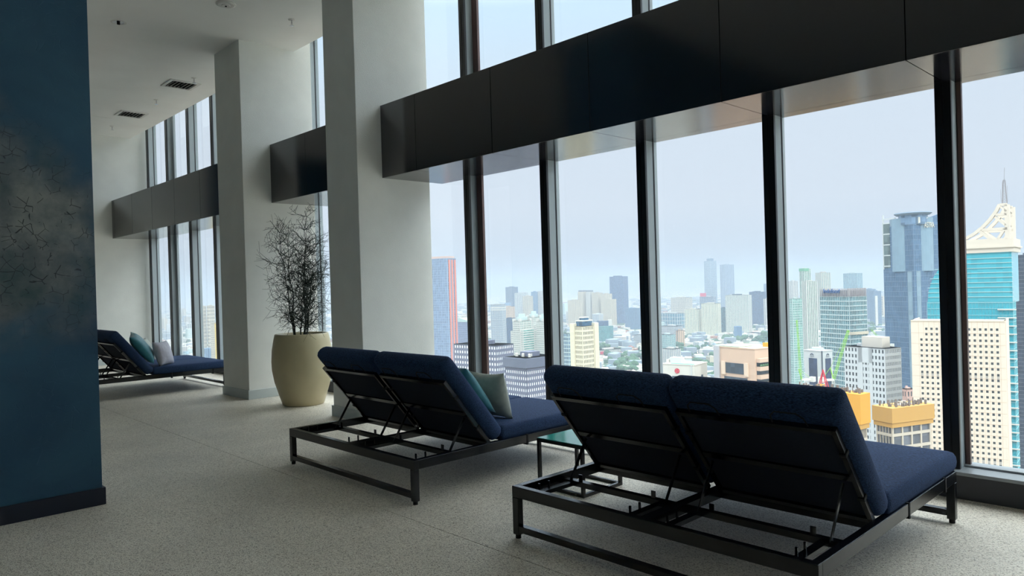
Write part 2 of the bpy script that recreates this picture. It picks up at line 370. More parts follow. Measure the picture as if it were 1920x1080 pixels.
for i in range(24):
    a0 = 2*PI*i/24; a1 = 2*PI*(i+1)/24
    q.add([(.075*math.cos(a0),.075*math.sin(a0),-.004),(.075*math.cos(a1),.075*math.sin(a1),-.004),(.1*math.cos(a1),.1*math.sin(a1),-.004),(.1*math.cos(a0),.1*math.sin(a0),-.004)], [(0,1,2,3)])
q.build('trim_ring', M_plasticwhite, dl)
q = MB(); q.lathe([(.075,-.004),(.05,-.0035),(.02,-.003)], 16); q.build('reflector', M_chrome, dl)
q = MB(); q.lathe([(.022,-.03),(.022,-.004)], 12); q.build('lamp', M_grille, dl)
hp = MB(); hp.box(-.33,-.33,-.004,.33,.33,0); h_ = hp.build('access_hatch', M_ceil, loc=(-17.15, 4.25, ZC)); tag(h_, 'flush square access hatch in the ceiling near the far wall', 'hatch')

# ------------------------------------------------------------------ double daybeds
W, LN, ZR = 1.94, 2.07, .33
HY = .79                                        # hinge
DB = Vector((0, -.632, .775)); NB = Vector((0, .775, .632))
def bp(x, along, n): return Vector((x, HY, .32)) + DB*along + NB*n
def cushion(w, l, t, puff=.012):
    """soft slab, x 0..w, y 0..l, z 0..t with rounded edges"""
    q = MB(); nx, ny = 10, 10; r = t*.42
    import itertools
    def prof(u, L):   # position along with crowded ends
        return u
    rows = []
    # rings from bottom to top: inset & height follow a rounded edge
    ring = []
    for k in range(7):
        a = -PI/2 + PI*k/6
        ring.append((r*.55*(1-math.cos(a)), t/2 + (t/2)*math.sin(a)))
    def loop(ins, z):
        pts = []; x0, y0, x1, y1 = ins, ins, w-ins, l-ins; c = .035
        corners = [((x1-c, y0+c), -PI/2), ((x1-c, y1-c), 0), ((x0+c, y1-c), PI/2), ((x0+c, y0+c), PI)]
        for (cx, cy), a0 in corners:
            for i in range(5):
                a = a0 + PI/2*i/4; pts.append((cx + c*math.cos(a), cy + c*math.sin(a), z))
        return pts
    n = 20; 
    for ins, z in ring: q.v += loop(ins, z)
    for k in range(6):
        for i in range(n):
            j = (i+1) % n; q.f.append((k*n+i, k*n+j, (k+1)*n+j, (k+1)*n+i))
    # inner crowned rings on both faces
    def capside(base, z, sgn):
        prev = base
        for s_, dz in ((.93, .35), (.75, .8), (.4, 1.0)):
            b = len(q.v)
            for i in range(n):
                p = q.v[base+i]; q.v.append((w/2+(p[0]-w/2)*s_, l/2+(p[1]-l/2)*s_, z+sgn*puff*dz))
            for i in range(n):
                j = (i+1) % n
                q.f.append((prev+i, prev+j, b+j, b+i) if sgn > 0 else (prev+j, prev+i, b+i, b+j))
            prev = b
        q.f.append(tuple(range(prev, prev+n)) if sgn > 0 else tuple(reversed(range(prev, prev+n))))
    capside(6*n, t, 1); capside(0, 0, -1)
    return q
def make_daybed():
    t = empty('double_daybed')
    q = MB()
    q.box(0,0,ZR-.07,W,.045,ZR); q.box(0,LN-.045,ZR-.07,W,LN,ZR)
    q.box(0,.045,ZR-.07,.045,LN-.045,ZR); q.box(W-.045,.045,ZR-.07,W,LN-.045,ZR)
    q.build('outer_frame', M_frame, t, bevel=.003)
    for x in (0, W-.05):
        for y in (0, LN-.045):
            lg = boxo('leg', M_frame, (x, y, .025), (x+.05, y+.045, ZR-.07), t, bevel=.003)
            fq = MB(); fq.lathe([(.018,0),(.018,.025)], 12, (x+.025, y+.022, 0)); fq.build('foot_pad', M_grille, lg)
    for y in (0, LN-.045):
        boxo('stretcher', M_frame, (.05, y, .045), (W-.05, y+.045, .085), t, bevel=.003)
    boxo('centre_beam', M_frame, (W/2-.035,.045,ZR-.065), (W/2+.035,LN-.045,ZR-.015), t)
    for x0, x1 in ((.045, W/2-.035), (W/2+.035, W-.045)):
        boxo('cross_bar', M_frame, (x0,.42,ZR-.065), (x1,.465,ZR-.03), t)
        boxo('cross_bar', M_frame, (x0,.80,ZR-.065), (x1,.845,ZR-.03), t)
        for y in (1.1, 1.4, 1.7):
            boxo('seat_slat', M_frame, (x0,y,ZR-.045), (x1,y+.05,ZR-.02), t)
        for xa in (x0+.05, x1-.13):
            rk = boxo('ratchet_rail', M_frame, (xa,.045,ZR-.065), (xa+.05,.42,ZR-.04), t)
            for yy in (.13,.22): boxo('ratchet_pin', M_frame, (xa+.01, yy, ZR-.04), (xa+.022, yy+.01, ZR+.005), rk)
            boxo('stop_tab', M_frame, (xa+.0+(.09 if xa < x1-.3 else -.05),.43,ZR-.03), (xa+.03+(.09 if xa < x1-.3 else -.05),.436,ZR+.015), rk)
        # back rest frame of this half
        a0, a1 = x0+.0, x1-.0
        bf = MB()
        bf.bar(bp(a0+.012,0,0), bp(a0+.012,.70,0), .025, .03, NB); bf.bar(bp(a1-.012,0,0), bp(a1-.012,.70,0), .025, .03, NB)
        bf.bar(bp(a0,.69,0), bp(a1,.69,0), .03, .03, NB); bf.bar(bp(a0,.01,0), bp(a1,.01,0), .03, .03, NB)
        bfo = bf.build('back_frame', M_frame, t)
        bk = MB(); bk.add([tuple(bp(a0+.02,.0,.009)),tuple(bp(a1-.02,.0,.009)),tuple(bp(a1-.02,.70,.009)),tuple(bp(a0+.02,.70,.009)),tuple(bp(a0+.02,.0,.004)),tuple(bp(a1-.02,.0,.004)),tuple(bp(a1-.02,.70,.004)),tuple(bp(a0+.02,.70,.004))], [(0,1,2,3),(7,6,5,4),(0,4,5,1),(1,5,6,2),(2,6,7,3),(3,7,4,0)]); bk.build('backing_cloth', M_backing, t)
        s_ = MB(); s_.bar(bp(a0,.34,0), bp(a1,.34,0), .04, .02, NB); s_.build('back_slat', M_frame, bfo)
        for xs in (x0+.075, x1-.075):
            st = MB(); st.bar(bp(xs,.30,-.012), (xs,.42,ZR-.045), .02, .007, (1,0,0)); st.build('support_strut', M_frame, bfo)
        # clips of the frame
        c = cushion(x1-x0+.06 if False else W/2-.004, .87, .135)
        side = 0.002 if x0 < W/2-.1 else W/2+.002
        M = Matrix(((1,0,0,side),(0,DB.y,NB.y,0),(0,DB.z,NB.z,0),(0,0,0,1)))
        o_ = bp(0,-.02,.024); M[1][3] = o_.y; M[2][3] = o_.z
        c.v = [tuple(M @ Vector(p)) for p in c.v]
        bc = c.build('back_cushion', M_fabric, t, smooth=True)
        for k_, xs in enumerate((side+.12, side+.60)):
            lp = MB(); lp.tube([bp(xs,.68,-.002), bp(xs+.01,.76,-.004), bp(xs+.04,.79,-.004), bp(xs+.15,.79,-.004), bp(xs+.18,.76,-.004), bp(xs+.19,.68,-.002)], .004, 5); lp.build('tie_strap', M_grille, bc)
        for al in (.18, .52):
            for xs in (a0+.012, a1-.012):
                lp = MB(); lp.bar(bp(xs,al,0), bp(xs,al+.02,0), .034, .04, NB); lp.build('strap_band', M_grille, bc)
        c = cushion(W/2-.004, LN-.88+.05, .125)
        c.v = [(p[0]+side, p[1]+.885, p[2]+ZR-.01) for p in c.v]
        c.build('seat_cushion', M_fabric, t, smooth=True)
    for x in (-.003, W-.047):
        for y in (1.17, 1.83):
            boxo('rail_clip', M_grille, (x,y,ZR-.085), (x+.05,y+.018,ZR+.003), t)
        q = MB(); q.tube([(x+.025,1.45,ZR), (x+.025,1.45,ZR+.022), (x+.025,1.53,ZR+.022), (x+.025,1.53,ZR)], .004, 6); q.build('rail_hook', M_frame, t)
    return t
proto = make_daybed()
tag(proto, 'navy double daybed nearest the camera, bare seat without pillows', 'daybed', 'double daybeds along the window')
proto.location = (-3.31, 3.135, 0)
d2 = copy_tree(proto); tag(d2, 'navy double daybed in the middle, beside the teal glass side table'); d2.location = (-6.27, 3.12, 0)
d3 = copy_tree(proto); tag(d3, 'navy double daybed at the far left, partly hidden by the blue wall'); d3.location = (-14.25, 2.95, 0)

# pillows
def pillow_mesh(name, m, s=.46, t=.075):
    q = MB(); n = 14; vs = {}
    for side in (1, -1):
        for i in range(n+1):
            for j in range(n+1):
                u = -1+2*i/n; v = -1+2*j/n
                edge = (1-u*u)*(1-v*v)
                h = t*(max(edge,0)**.42)*(1+.05*math.sin(5*u+3*v))
                k = 1-.10*(1-abs(u)**2)*abs(v)**3*1.0; k2 = 1-.10*(1-abs(v)**2)*abs(u)**3
                if side == -1 and edge <= 1e-9: vs[(side,i,j)] = vs[(1,i,j)]; continue
                vs[(side,i,j)] = len(q.v); q.v.append((u*s/2*k2, v*s/2*k, side*h))
        for i in range(n):
            for j in range(n):
                f = (vs[(side,i,j)], vs[(side,i+1,j)], vs[(side,i+1,j+1)], vs[(side,i,j+1)])
                q.f.append(f if side > 0 else f[::-1])
    return q.mesh(name, m, True)
def pillow(m, loc, tilt, yaw, label, s=.46, t=.075, roll=0):
    """tilt from lying flat up about x, facing +y"""
    o = bpy.data.objects.new('pillow', pillow_mesh('pillow', m, s, t)); S.collection.objects.link(o)
    o.rotation_mode = 'QUATERNION'
    o.rotation_quaternion = Quaternion((0,0,1), yaw) @ Quaternion((1,0,0), tilt) @ Quaternion((0,0,1), roll)
    o.location = loc; tag(o, label, 'pillow', 'scatter pillows on the daybeds'); return o
T = math.radians
pillow(M_tealp, (-4.72, 3.925, .735), -T(53), T(-2), 'teal satin pillow leaning on the middle daybed backrest', .50, .085)
pillow(M_greyp, (-4.67, 4.20, .650), -T(76), T(4), 'grey green pillow resting against the teal one, middle daybed', .42, .085)
pillow(M_tealp, (-12.62, 3.78, .755), -T(54), T(-22), 'teal satin pillow on the near half of the far daybed', .56, .10, T(8))
pillow(M_lilac, (-12.55, 4.08, .64), -T(72), T(-48), 'pale grey pillow on the near half of the far daybed', .42, .09)
pillow(M_tealp, (-13.75, 3.78, .755), -T(53), T(-10), 'teal pillow on the window half of the far daybed, mostly hidden', .50, .08)
pillow(M_greyp, (-13.55, 4.12, .65), -T(66), T(-40), 'grey green pillow on the hidden half of the far daybed', .44, .08)

# side table
st = empty('side_table', (-3.985, 4.06, 0)); tag(st, 'small square black side table with teal glass top between the daybeds', 'table')
A = .47; H = .385; b_ = .025
q = MB()
for z, nm_ in ((0.0, 'base_frame'), (H-b_, 'top_frame')):
    q = MB(); q.box(0,0,z,A,b_,z+b_); q.box(0,A-b_,z,A,A,z+b_); q.box(0,b_,z,b_,A-b_,z+b_); q.box(A-b_,b_,z,A,A-b_,z+b_)
    q.build(nm_, M_frame, st)
for x in (0, A-b_):
    for y in (0, A-b_): boxo('leg', M_frame, (x,y,b_), (x+b_,y+b_,H-b_), st)
boxo('table_top', M_green_glass, (.004,.004,H), (A-.004,A-.004,H+.006), st)['label'] = 'teal glass top'

# potted plant
pp = empty('potted_plant', (-9.44, 4.93, 0)); tag(pp, 'large round beige pot with a bare wiry dark green shrub', 'potted plant')
q = MB(); q.lathe([(.27,0),(.285,.01),(.33,.15),(.385,.33),(.415,.5),(.42,.62),(.41,.78),(.385,.92),(.37,.99),(.362,1.0),(.34,1.0),(.335,.95),(.33,.9)], 48)
q.build('pot', M_pot, pp, smooth=True)
q = MB(); q.lathe([(.335,.93),(.2,.95),(.02,.96)], 24); q.build('soil', M_soil, pp, smooth=True)
rnd = random.Random(5)
def twigs(q, p, d, L, r, depth, lim):
    p = Vector(p); n = 3; pts = [p]; dirn = Vector(d).normalized()
    for i in range(n):
        dirn = (dirn + Vector((rnd.uniform(-.16,.16), rnd.uniform(-.16,.16), rnd.uniform(-.08,.16)))).normalized()
        nx = pts[-1] + dirn * L/n
        if nx.z > 2.85 - EYE.z*0: nx.z = 2.84
        nx.y = min(nx.y, .78); pts.append(nx)
    q.tube(pts, [r, r*.9, r*.8, r*.7], 4 if depth > 1 else 3, cap=False)
    if depth <= 0: return
    for i in range(lim[depth]):
        k = rnd.randint(1, n); a = rnd.uniform(0, 2*PI); ax = dirn.orthogonal().normalized(); ax = Quaternion(dirn, a) @ ax
        nd = (dirn*rnd.uniform(.35,.8) + ax).normalized()
        twigs(q, pts[k], nd, L*rnd.uniform(.55,.8), r*.7, depth-1, lim)
for s_ in range(7):
    a = s_*2.4; r0 = .05 + .14*((s_*37) % 10)/10
    x0, y0 = r0*math.cos(a), r0*math.sin(a)
    hh = [1.7, 1.55, 1.45, 1.3, 1.5, 1.1, .9][s_]
    lx, ly = x0*1.2 + rnd.uniform(-.12,.12), y0*.9 + rnd.uniform(-.1,.1)
    pts = [Vector((x0, y0, .94))]; n = 9
    for i in range(1, n+1):
        f = i/n; pts.append(Vector((x0 + lx*f + rnd.uniform(-.02,.02), y0 + ly*f + rnd.uniform(-.02,.02), .94 + hh*f)))
    q = MB(); q.tube(pts, [.011*(1-.75*i/n) for i in range(n+1)], 6)
    stem = q.build('stem', M_twig, pp)
    q = MB()
    for i in range(1, n+1):
        for b_i in range(4 if i < n else 3):
            a = rnd.uniform(0, 2*PI); el = rnd.uniform(.1,.9)
            d_ = Vector((math.cos(a), math.sin(a)*.8, el))
            f = i/n; twigs(q, pts[i], d_, (.30 if f < .75 else .22)*rnd.uniform(.6,1.2), .0042, 2, [0,3,3])
    q.build('twigs', M_twig, stem)

# ------------------------------------------------------------------ the city below the windows
GZ = -180.0
rh = Vector((R_.x, R_.y, 0)).normalized(); fh = Vector((F_.x, F_.y, 0)).normalized()
def hz(px, py):
    d = ray(px, py); f = d.dot(fh); return d.dot(rh)/f, d.z/f
def ground(px, py, z=None):
    z = GZ if z is None else z
    d = ray(px, py); return EYE + d*((z-EYE.z)/d.z)
def spot(t, D): return rh*(t*D) + fh*D
GROUND = bpy.data.materials.new('city_ground'); GROUND.use_nodes = True
n = GROUND.node_tree; b = n.nodes['Principled BSDF']; b.inputs['Roughness'].default_value = .9
t_ = n.nodes.new('ShaderNodeTexCoord'); v_ = n.nodes.new('ShaderNodeTexVoronoi'); v_.inputs['Scale'].default_value = 1/24; n.links.new(t_.outputs['Object'], v_.inputs['Vector'])
s_ = n.nodes.new('ShaderNodeSeparateXYZ'); n.links.new(v_.outputs['Color'], s_.inputs[0])
r_ = n.nodes.new('ShaderNodeValToRGB'); r_.color_ramp.interpolation = 'CONSTANT'; e = r_.color_ramp.elements
e[0].position = 0; e[0].color = rgb((60,88,66)); e[1].position = .9; e[1].color = rgb((226,222,214))
for p_, c_ in ((.22,(120,116,108)), (.36,(164,120,98)), (.5,(180,172,160)), (.64,(92,112,84)), (.76,(198,190,178))):
    q_ = e.new(p_); q_.color = rgb(c_)
n.links.new(s_.outputs[0], r_.inputs[0]); n.links.new(r_.outputs[0], b.inputs['Base Color'])
g = MB(); g.box(-30000, -30000, GZ-2, 30000, 30000, GZ)
tag(g.build('city_ground', GROUND), 'hazy ground of the city with streets and greenery', 'ground', kind='stuff')

def dim(c, f): return tuple(int(x*f) for x in c)
def gm(c, **k):
    c = dim(c, .8); return facade_mat('glazing_%d_%d_%d' % c, c, **k)
def wm(c, rough=.8):
    c = dim(c, .86); return mat('facade_%d_%d_%d' % c, c, rough)
FOOT = []
def bld(name, label, L, C, R_px, top, D, glass, wall, cols=8, side=None, rows=20, a=40, pier=.3, band=.35, proud=.5, depth=None,
        roof=None, cat='building', base=None, floors_to=None, group=None, plant=True):
    """box tower whose near vertical edge stands at pixel C; a = turn of the left face from the line of sight's normal"""
    tC, e_ = hz(C, top)
    z1 = EYE.z + D*e_
    if D >= 900: rows = int(rows*1.5); cols = int(cols*1.3)
    aa = math.radians(a) + math.atan(tC)
    cx = tC*D
    tL = hz(L, top)[0]
    wl = (cx - tL*D)/(math.cos(aa) + tL*math.sin(aa)) if C > L else 0
    if R_px > C + .5:
        tR = hz(R_px, top)[0]; wr = (tR*D-cx)/(math.sin(aa)-tR*math.cos(aa))
    else: wr = depth or wl*.7
    if depth and C >= R_px - .5: wr = depth
    if wl == 0: wl = depth or wr*.7
    X = rh*math.cos(aa) - fh*math.sin(aa); Y = rh*math.sin(aa) + fh*math.cos(aa)
    org = spot(tC, D) - X*wl
    zb = base if base is not None else GZ
    t = empty(name, (org.x, org.y, zb)); t.rotation_euler = (0, 0, math.atan2(X.y, X.x))
    tag(t, label, cat, group)
    h = z1 - zb
    FOOT.append((org + X*wl/2 + Y*wr/2, max(wl, wr)*.75))
    p = proud
    core = boxo('glazing', glass, (0,0,0), (wl, wr, h-.5), t)
    sc = side if side else max(2, round(cols*wr/wl))
    lo = 0 if floors_to is None else max(0, h-floors_to)
    if band > 0:
        q = MB(); rh_ = (h-lo)/rows
        for i in range(rows+1):
            z0 = lo + i*rh_ - rh_*band/2; q.box(-p, -p, max(0,z0), wl+p, wr+p, min(h, z0+rh_*band))
        if lo > 0: q.box(-p,-p,0,wl+p,wr+p,lo)
        q.build('floor_bands', wall, t)['kind'] = 'stuff'
    if pier > 0:
        q = MB(); pw = wl/cols*pier
        for i in range(cols+1):
            x = i*wl/cols; x0 = max(-p, x-pw/2); x1 = min(wl+p, x+pw/2)
            q.box(x0, -p*.96, 0, x1, 0, h); q.box(x0, wr, 0, x1, wr+p*.96, h)
        pw = wr/sc*pier
        for i in range(sc+1):
            y = i*wr/sc; y0 = max(-p, y-pw/2); y1 = min(wr+p, y+pw/2)
            q.box(wl, y0, 0, wl+p*.96, y1, h); q.box(-p*.96, y0, 0, 0, y1, h)
        q.build('piers', wall, t)['kind'] = 'stuff'
    boxo('roof', roof or wall, (-p,-p,h-.5), (wl+p, wr+p, h), t)
    q = MB(); k = min(wl, wr)*.3
    if plant: q.box(wl*.3, wr*.3, h, wl*.7, wr*.7, h+min(3, k*.5)); q.box(wl*.12, wr*.5, h, wl*.24, wr*.7, h+1.4)
    if plant: q.build('plant_room', wall, t)['kind'] = 'stuff'
    t['dims'] = (wl, wr, h)
    return t, wl, wr, h
W1 = wm((226,224,214)); W2 = wm((216,220,220)); W3 = wm((224,212,188)); W4 = wm((196,202,200)); Wg = wm((186,206,190)); Wd = wm((120,124,140))
G1 = gm((84,120,150)); G2 = gm((60,92,128)); G3 = gm((96,160,160)); G4 = gm((70,86,100)); G5 = gm((110,120,124)); G6 = gm((46,84,120))
Wb = wm((110,150,186)); Wt = wm((150,190,196)); Wc = wm((232,196,160)); Wy = wm((240,232,206)); Ws = wm((206,226,222))

# ---- bay one
o, wl, wr, h = bld('striped_tower', 'tall blue tower with coral vertical stripes beside the column', 796, 838, 854, 484, 1000, gm((110,140,178)), wm((156,178,206)), 14, 5, 44, 35, .3, .12)
for i in range(3): boxo('coral_stripe', wm((232,138,118)), (wl+.4, wr*(.12+i*.33), 0), (wl+1.2, wr*(.28+i*.33), h-2), o)
boxo('parapet', wm((222,190,180)), (2,2,h), (wl-1,wr-1,h+3), o)
o, wl, wr, h = bld('hotel_block', 'blue grey slab with a pale green roof left of the second mullion', 840, 884, 905, 604, 1600, gm((104,120,160)), wm((140,150,180)), 14, 6, 16, 40, .2, .3)
q = MB(); q.prism([(0,0),(wl*.5,9),(wl,0)], 0, wr); q.build('curved_roof', wm((186,212,204)), o, loc=(0,0,h))
GG = facade_mat('pale_reflecting_glass', (244,248,252), .15, .12); Wd2 = wm((112,118,140))
bld('office_wing', 'grey gridded office wing standing behind the front block', 852, 930, 962, 648, 400, GG, Wd2, 17, 10, 25, 42, .48, .5, .2, roof=wm((124,128,140)), floors_to=75)
o, wl, wr, h = bld('grid_office', 'grey gridded office block with bright windows and flat roof', 948, 987, 1040, 672, 330, GG, Wd2, 10, 14, 23, 47, .48, .5, .2, roof=wm((150,150,150)), floors_to=62)
boxo('parapet_band', wm((104,112,132)), (-1,-1,h-4.5), (wl+1, wr+1, h-.2), o)
q = MB()
for i in range(5):
    q.lathe([(.7,h),(.7,h+1.3),(.4,h+1.6)], 10, (wl*.2+i*2.2, wr*.25+(i%2)*3, 0))
q.build('roof_tanks', W1, o)['kind'] = 'stuff'
# ---- bay two
bld('blue_office', 'slim blue glass tower on the horizon, second bay', 948, 962, 971, 538, 4000, G2, G6, 6, 4, 26, 40, .15, .15)
bld('apartment_tower', 'pale grey apartment tower with crenellated top, second bay', 965, 980, 990, 549, 3200, G5, W2, 6, 5, 30, 35, .5, .3)
bld('apartment_tower', 'cream apartment tower beside the pale grey one, second bay', 980, 991, 999, 555, 3100, G5, W3, 5, 4, 28, 35, .5, .3)
bld('apartment_tower', 'blue striped apartment tower left of the cream twins, second bay', 996, 1003, 1009, 547, 3300, G1, Wb, 4, 3, 28, 35, .4, .2)
bld('apartment_tower', 'cream striped apartment tower beside the third mullion', 1008, 1018, 1030, 546, 3300, G5, W1, 5, 4, 30, 35, .55, .2)
o, wl, wr, h = bld('banded_tower', 'blue glass tower with white top bands, second bay', 920, 942, 948, 571, 1900, G1, W2, 7, 3, 26, 20, .2, .3)
boxo('top_band', W1, (-1,-1,h-9), (wl+1,wr+1,h-6), o); boxo('top_band', W1, (-1,-1,h-15), (wl+1,wr+1,h-12), o)
bld('blue_box_office', 'low dark blue glass box behind the stepped green towers', 944, 950, 966, 597, 2000, G2, G6, 3, 6, 14, 50, .1, .2)
bld('cream_lowrise', 'row of peach low-rise blocks behind the blue box', 942, 955, 965, 575, 2900, G5, Wc, 6, 4, 12, 40, .4, .4)
def stepped(label, L, C, Rr, top, D):
    o, wl, wr, h = bld('stepped_tower', label, L, C, Rr, top, D, gm((120,180,168)), W1, 7, 7, 24, 42, .42, .35, .6)
    for (f, dh) in ((.2, 6), (.32, 11)):
        boxo('setback_top', Ws, (wl*f, wr*f, h), (wl*(1-f), wr*(1-f), h+dh), o)
    for (x, y) in ((0,0),(wl-3,0),(wl-3,wr-3)):
        boxo('corner_turret', W1, (x-.8,y-.8,h-.5), (x+3.8,y+3.8,h+3.5), o)
    for (xa, xb, f_) in ((-6,-.6,.86), (wl+.6,wl+6,.88)):
        boxo('lower_wing', gm((120,180,168)), (xa,1,0), (xb,wr-1,h*f_), o)
        q = MB()
        for i in range(30): q.box(xa-.3,.5,i*h*f_/30,xb+.3,wr-.5,i*h*f_/30+1.6)
        for i in range(3): q.box(xa+(xb-xa)*i/2.3-.2,.3,0,xa+(xb-xa)*i/2.3+.7,wr-.3,h*f_+1)
        q.build('wing_bands', W1, o)['kind'] = 'stuff'
stepped('white and green stepped residential tower nearest the second mullion', 962, 975, 996, 602, 1150)
stepped('white and green stepped residential tower in the middle, farther back', 988, 1000, 1014, 595, 1350)
stepped('white and green stepped residential tower against the third mullion', 1006, 1020, 1036, 602, 1150)
# ---- bay three
o, wl, wr, h = bld('blue_tower', 'tall smooth blue glass tower alone in the third bay', 1143, 1168, 1177, 518, 3100, gm((74,112,158)), gm((66,100,148)), 8, 4, 40, 30, .08, .06)
boxo('crown', G6, (wl*.2,wr*.2,h), (wl*.6,wr*.8,h+3.5), o)
for (nm, L, C, Rr, tp, D) in (('leftmost of the cream slab cluster, third bay', 1065, 1078, 1090, 563, 2900), ('tallest of the cream slab cluster, third bay', 1084, 1092, 1101, 547, 3000),
                          ('second tall slab of the cream cluster with a grey cap', 1099, 1106, 1113, 547, 2980), ('middle slab of the cream cluster, third bay', 1110, 1122, 1130, 549, 2950),
                          ('slab of the cream cluster touching the blue tower', 1127, 1136, 1147, 551, 2900), ('rightmost lower slab of the cream cluster, third bay', 1131, 1146, 1155, 561, 2750)):
    o, wl, wr, h = bld('apartment_slab', 'cream ribbed apartment tower, ' + nm, L, C, Rr, tp, D, gm((150,140,124)), W3 if 'cap' not in nm else W1, 7, 5, 34, 38, .6, .22, 1)
    if 'tall' in nm: boxo('grey_cap', wm((130,136,140)), (1,1,h), (wl-1,wr-1,h+6), o)
o, wl, wr, h = bld('cream_highrise', 'cream and white high-rise with stepped crown, front of third bay', 1074, 1092, 1117, 612, 540, G4, Wy, 8, 9, 42, 42, .45, .38, .6, plant=False)
boxo('setback_top', G1, (wl*.15,wr*.15,h), (wl*.85,wr*.85,h+3.5), o); boxo('setback_slab', W1, (wl*.12,wr*.12,h+3.5), (wl*.88,wr*.88,h+4.3), o); boxo('setback_top', G1, (wl*.3,wr*.3,h+4.3), (wl*.7,wr*.7,h+6), o); boxo('setback_slab', W1, (wl*.28,wr*.28,h+6), (wl*.72,wr*.72,h+6.6), o)
for f in (.15,.5,.8): boxo('glass_bay', G1, (-1.1, wr*.0-1.1, 0), (wl*.16, 0, h-4), o) if f == .15 else None
boxo('corner_pier', Wy, (wl-1.5, wr-3, 0), (wl+1.6, wr+1.6, h+2), o); boxo('corner_pier', Wy, (-1.6,-1.6,0), (2.5,1.5,h+2), o)
# rounded green glass block
def round_block(name, label, L, Rr, top, D, glass, wall, rows, squash=.6):
    tc, e_ = hz((L+Rr)/2, top); tL = hz(L, top)[0]; rad = abs(tc-tL)*D; z1 = EYE.z+D*e_; h = z1-GZ
    c = spot(tc, D+rad*squash); t = empty(name, (c.x, c.y, GZ), math.atan2(rh.y, rh.x)); tag(t, label, 'building')
    q = MB(); q.lathe([(rad,0),(rad,h)], 28); g_ = q.build('glazing', glass, t)
    q = MB()
    for i in range(rows+1):
        z = h*i/rows; q.lathe([(rad+.05,max(0,z-.8)),(rad+.6,max(0.01,z-.8)),(rad+.6,z),(rad+.05,z)], 28)
    q.build('floor_bands', wall, t)['kind'] = 'stuff'
    for ch in t.children: ch.scale = (1, squash, 1)
    q = MB(); q.lathe([(rad*.98,h),(rad*.98,h+.6),(rad*.2,h+1)], 28); rf = q.build('roof', wall, t); rf.scale = (1,squash,1)
    FOOT.append((c, rad*1.2)); return t, rad, h
o, rad, h = round_block('round_office', 'rounded teal glass office block behind the cream high-rise', 1112, 1150, 612, 2150, G3, wm((90,150,150)), 22)
boxo('sign_box', G2, (-rad*.6,-rad*.3,h), (rad*.5,rad*.1,h+16), o); boxo('white_cap', W1, (rad*.5,-rad*.2,h), (rad*.85,rad*.2,h+19), o)
round_block('round_office', 'small white banded rounded block right of the teal one', 1150, 1174, 632, 2150, G5, W1, 12)
bld('ribbed_office', 'mid blue ribbed glass slab below the blue tower', 1172, 1198, 1203, 578, 2700, G1, Wb, 12, 4, 22, 35, .35, .08)
bld('blue_slab', 'pale blue slab against the fourth mullion, third bay', 1200, 1206, 1214, 572, 3000, G1, Wb, 4, 4, 24, 35, .2, .2)
bld('white_office', 'white banded mid-rise against the fourth mullion', 1188, 1202, 1216, 628, 2000, G4, W2, 6, 6, 10, 40, .05, .5)
bld('teal_block', 'small blue glass block left of the cream high-rise', 1056, 1066, 1076, 625, 1000, G1, Ws, 4, 4, 14, 40, .1, .2)
o, wl, wr, h = bld('shopping_podium', 'long white podium with a red panel beside the trees', 1112, 1124, 1168, 657, 1800, G5, W1, 8, 14, 3, 60, .3, .5)
boxo('red_panel', wm((214,70,96)), (wl+.6, 2, 1), (wl+1.2, wr*.25, h-3), o)
# ---- bay four
o, wl, wr, h = bld('spired_tower', 'tall pale blue tower with a spire, tallest in the fourth bay', 1320, 1331, 1343, 489, 4200, gm((104,136,160)), wm((170,190,204)), 5, 5, 30, 45, .1, .35, 1)
q = MB(); q.lathe([(wl*.42,h),(wl*.42,h+14)], 20, (wl/2, wr/2, 0)); q.build('round_crown', G1, o)
q = MB(); q.lathe([(1.2,h+14),(.6,h+34)], 6, (wl/2, wr/2, 0)); q.build('spire', W2, o)
bld('slab_tower', 'tall grey blue twin-faced tower right of the spired one', 1350, 1359, 1376, 496, 4000, gm((120,146,176)), wm((162,178,196)), 3, 6, 36, 60, .3, .08, .8)
bld('apartment_slab', 'long white gridded apartment slab in the fourth bay', 1258, 1285, 1298, 558, 3400, G5, W3, 10, 5, 12, 35, .35, .4)
o, wl, wr, h = bld('podium_tower', 'blue glazed tower with a red rooftop sign, fourth bay', 1312, 1338, 1342, 556, 3200, G6, W2, 8, 3, 10, 25, .1, .1)
boxo('red_sign', wm((226,50,84)), (2,0,h), (wl*.45,3,h+16), o)
bld('apartment_tower', 'cream and teal apartment tower, left of a matching pair', 1284, 1310, 1315, 580, 2350, gm((110,160,150)), Wy, 7, 3, 24, 20, .55, .2)
bld('apartment_tower', 'cream and teal apartment tower, right and taller of the pair', 1315, 1346, 1351, 569, 2300, gm((120,160,146)), Wy, 9, 3, 26, 20, .5, .3)
bld('teal_block', 'narrow teal glass block between two apartment towers', 1348, 1352, 1364, 577, 2450, G3, G1, 2, 4, 22, 50, .1, .15)
o, wl, wr, h = bld('white_green_slab', 'broad white slab with pale green windows, fourth bay', 1360, 1403, 1409, 553, 2380, gm((140,176,160)), W1, 12, 3, 30, 20, .32, .38)
boxo('roof_louvre', wm((90,110,120)), (wl*.3,2,h), (wl*.7,8,h+4), o)
bld('blue_office', 'deep blue glass office tower against the fifth mullion', 1405, 1431, 1436, 547, 2700, gm((62,96,140)), G6, 9, 3, 26, 30, .12, .12)
bld('blue_tower', 'pale blue tower behind the fifth mullion', 1432, 1445, 1452, 532, 3800, G1, Wb, 5, 3, 30, 35, .2, .2)
bld('white_tower', 'narrow white tower left of the fifth mullion', 1432, 1440, 1446, 560, 2600, G5, W1, 2, 3, 22, 40, .6, .2)
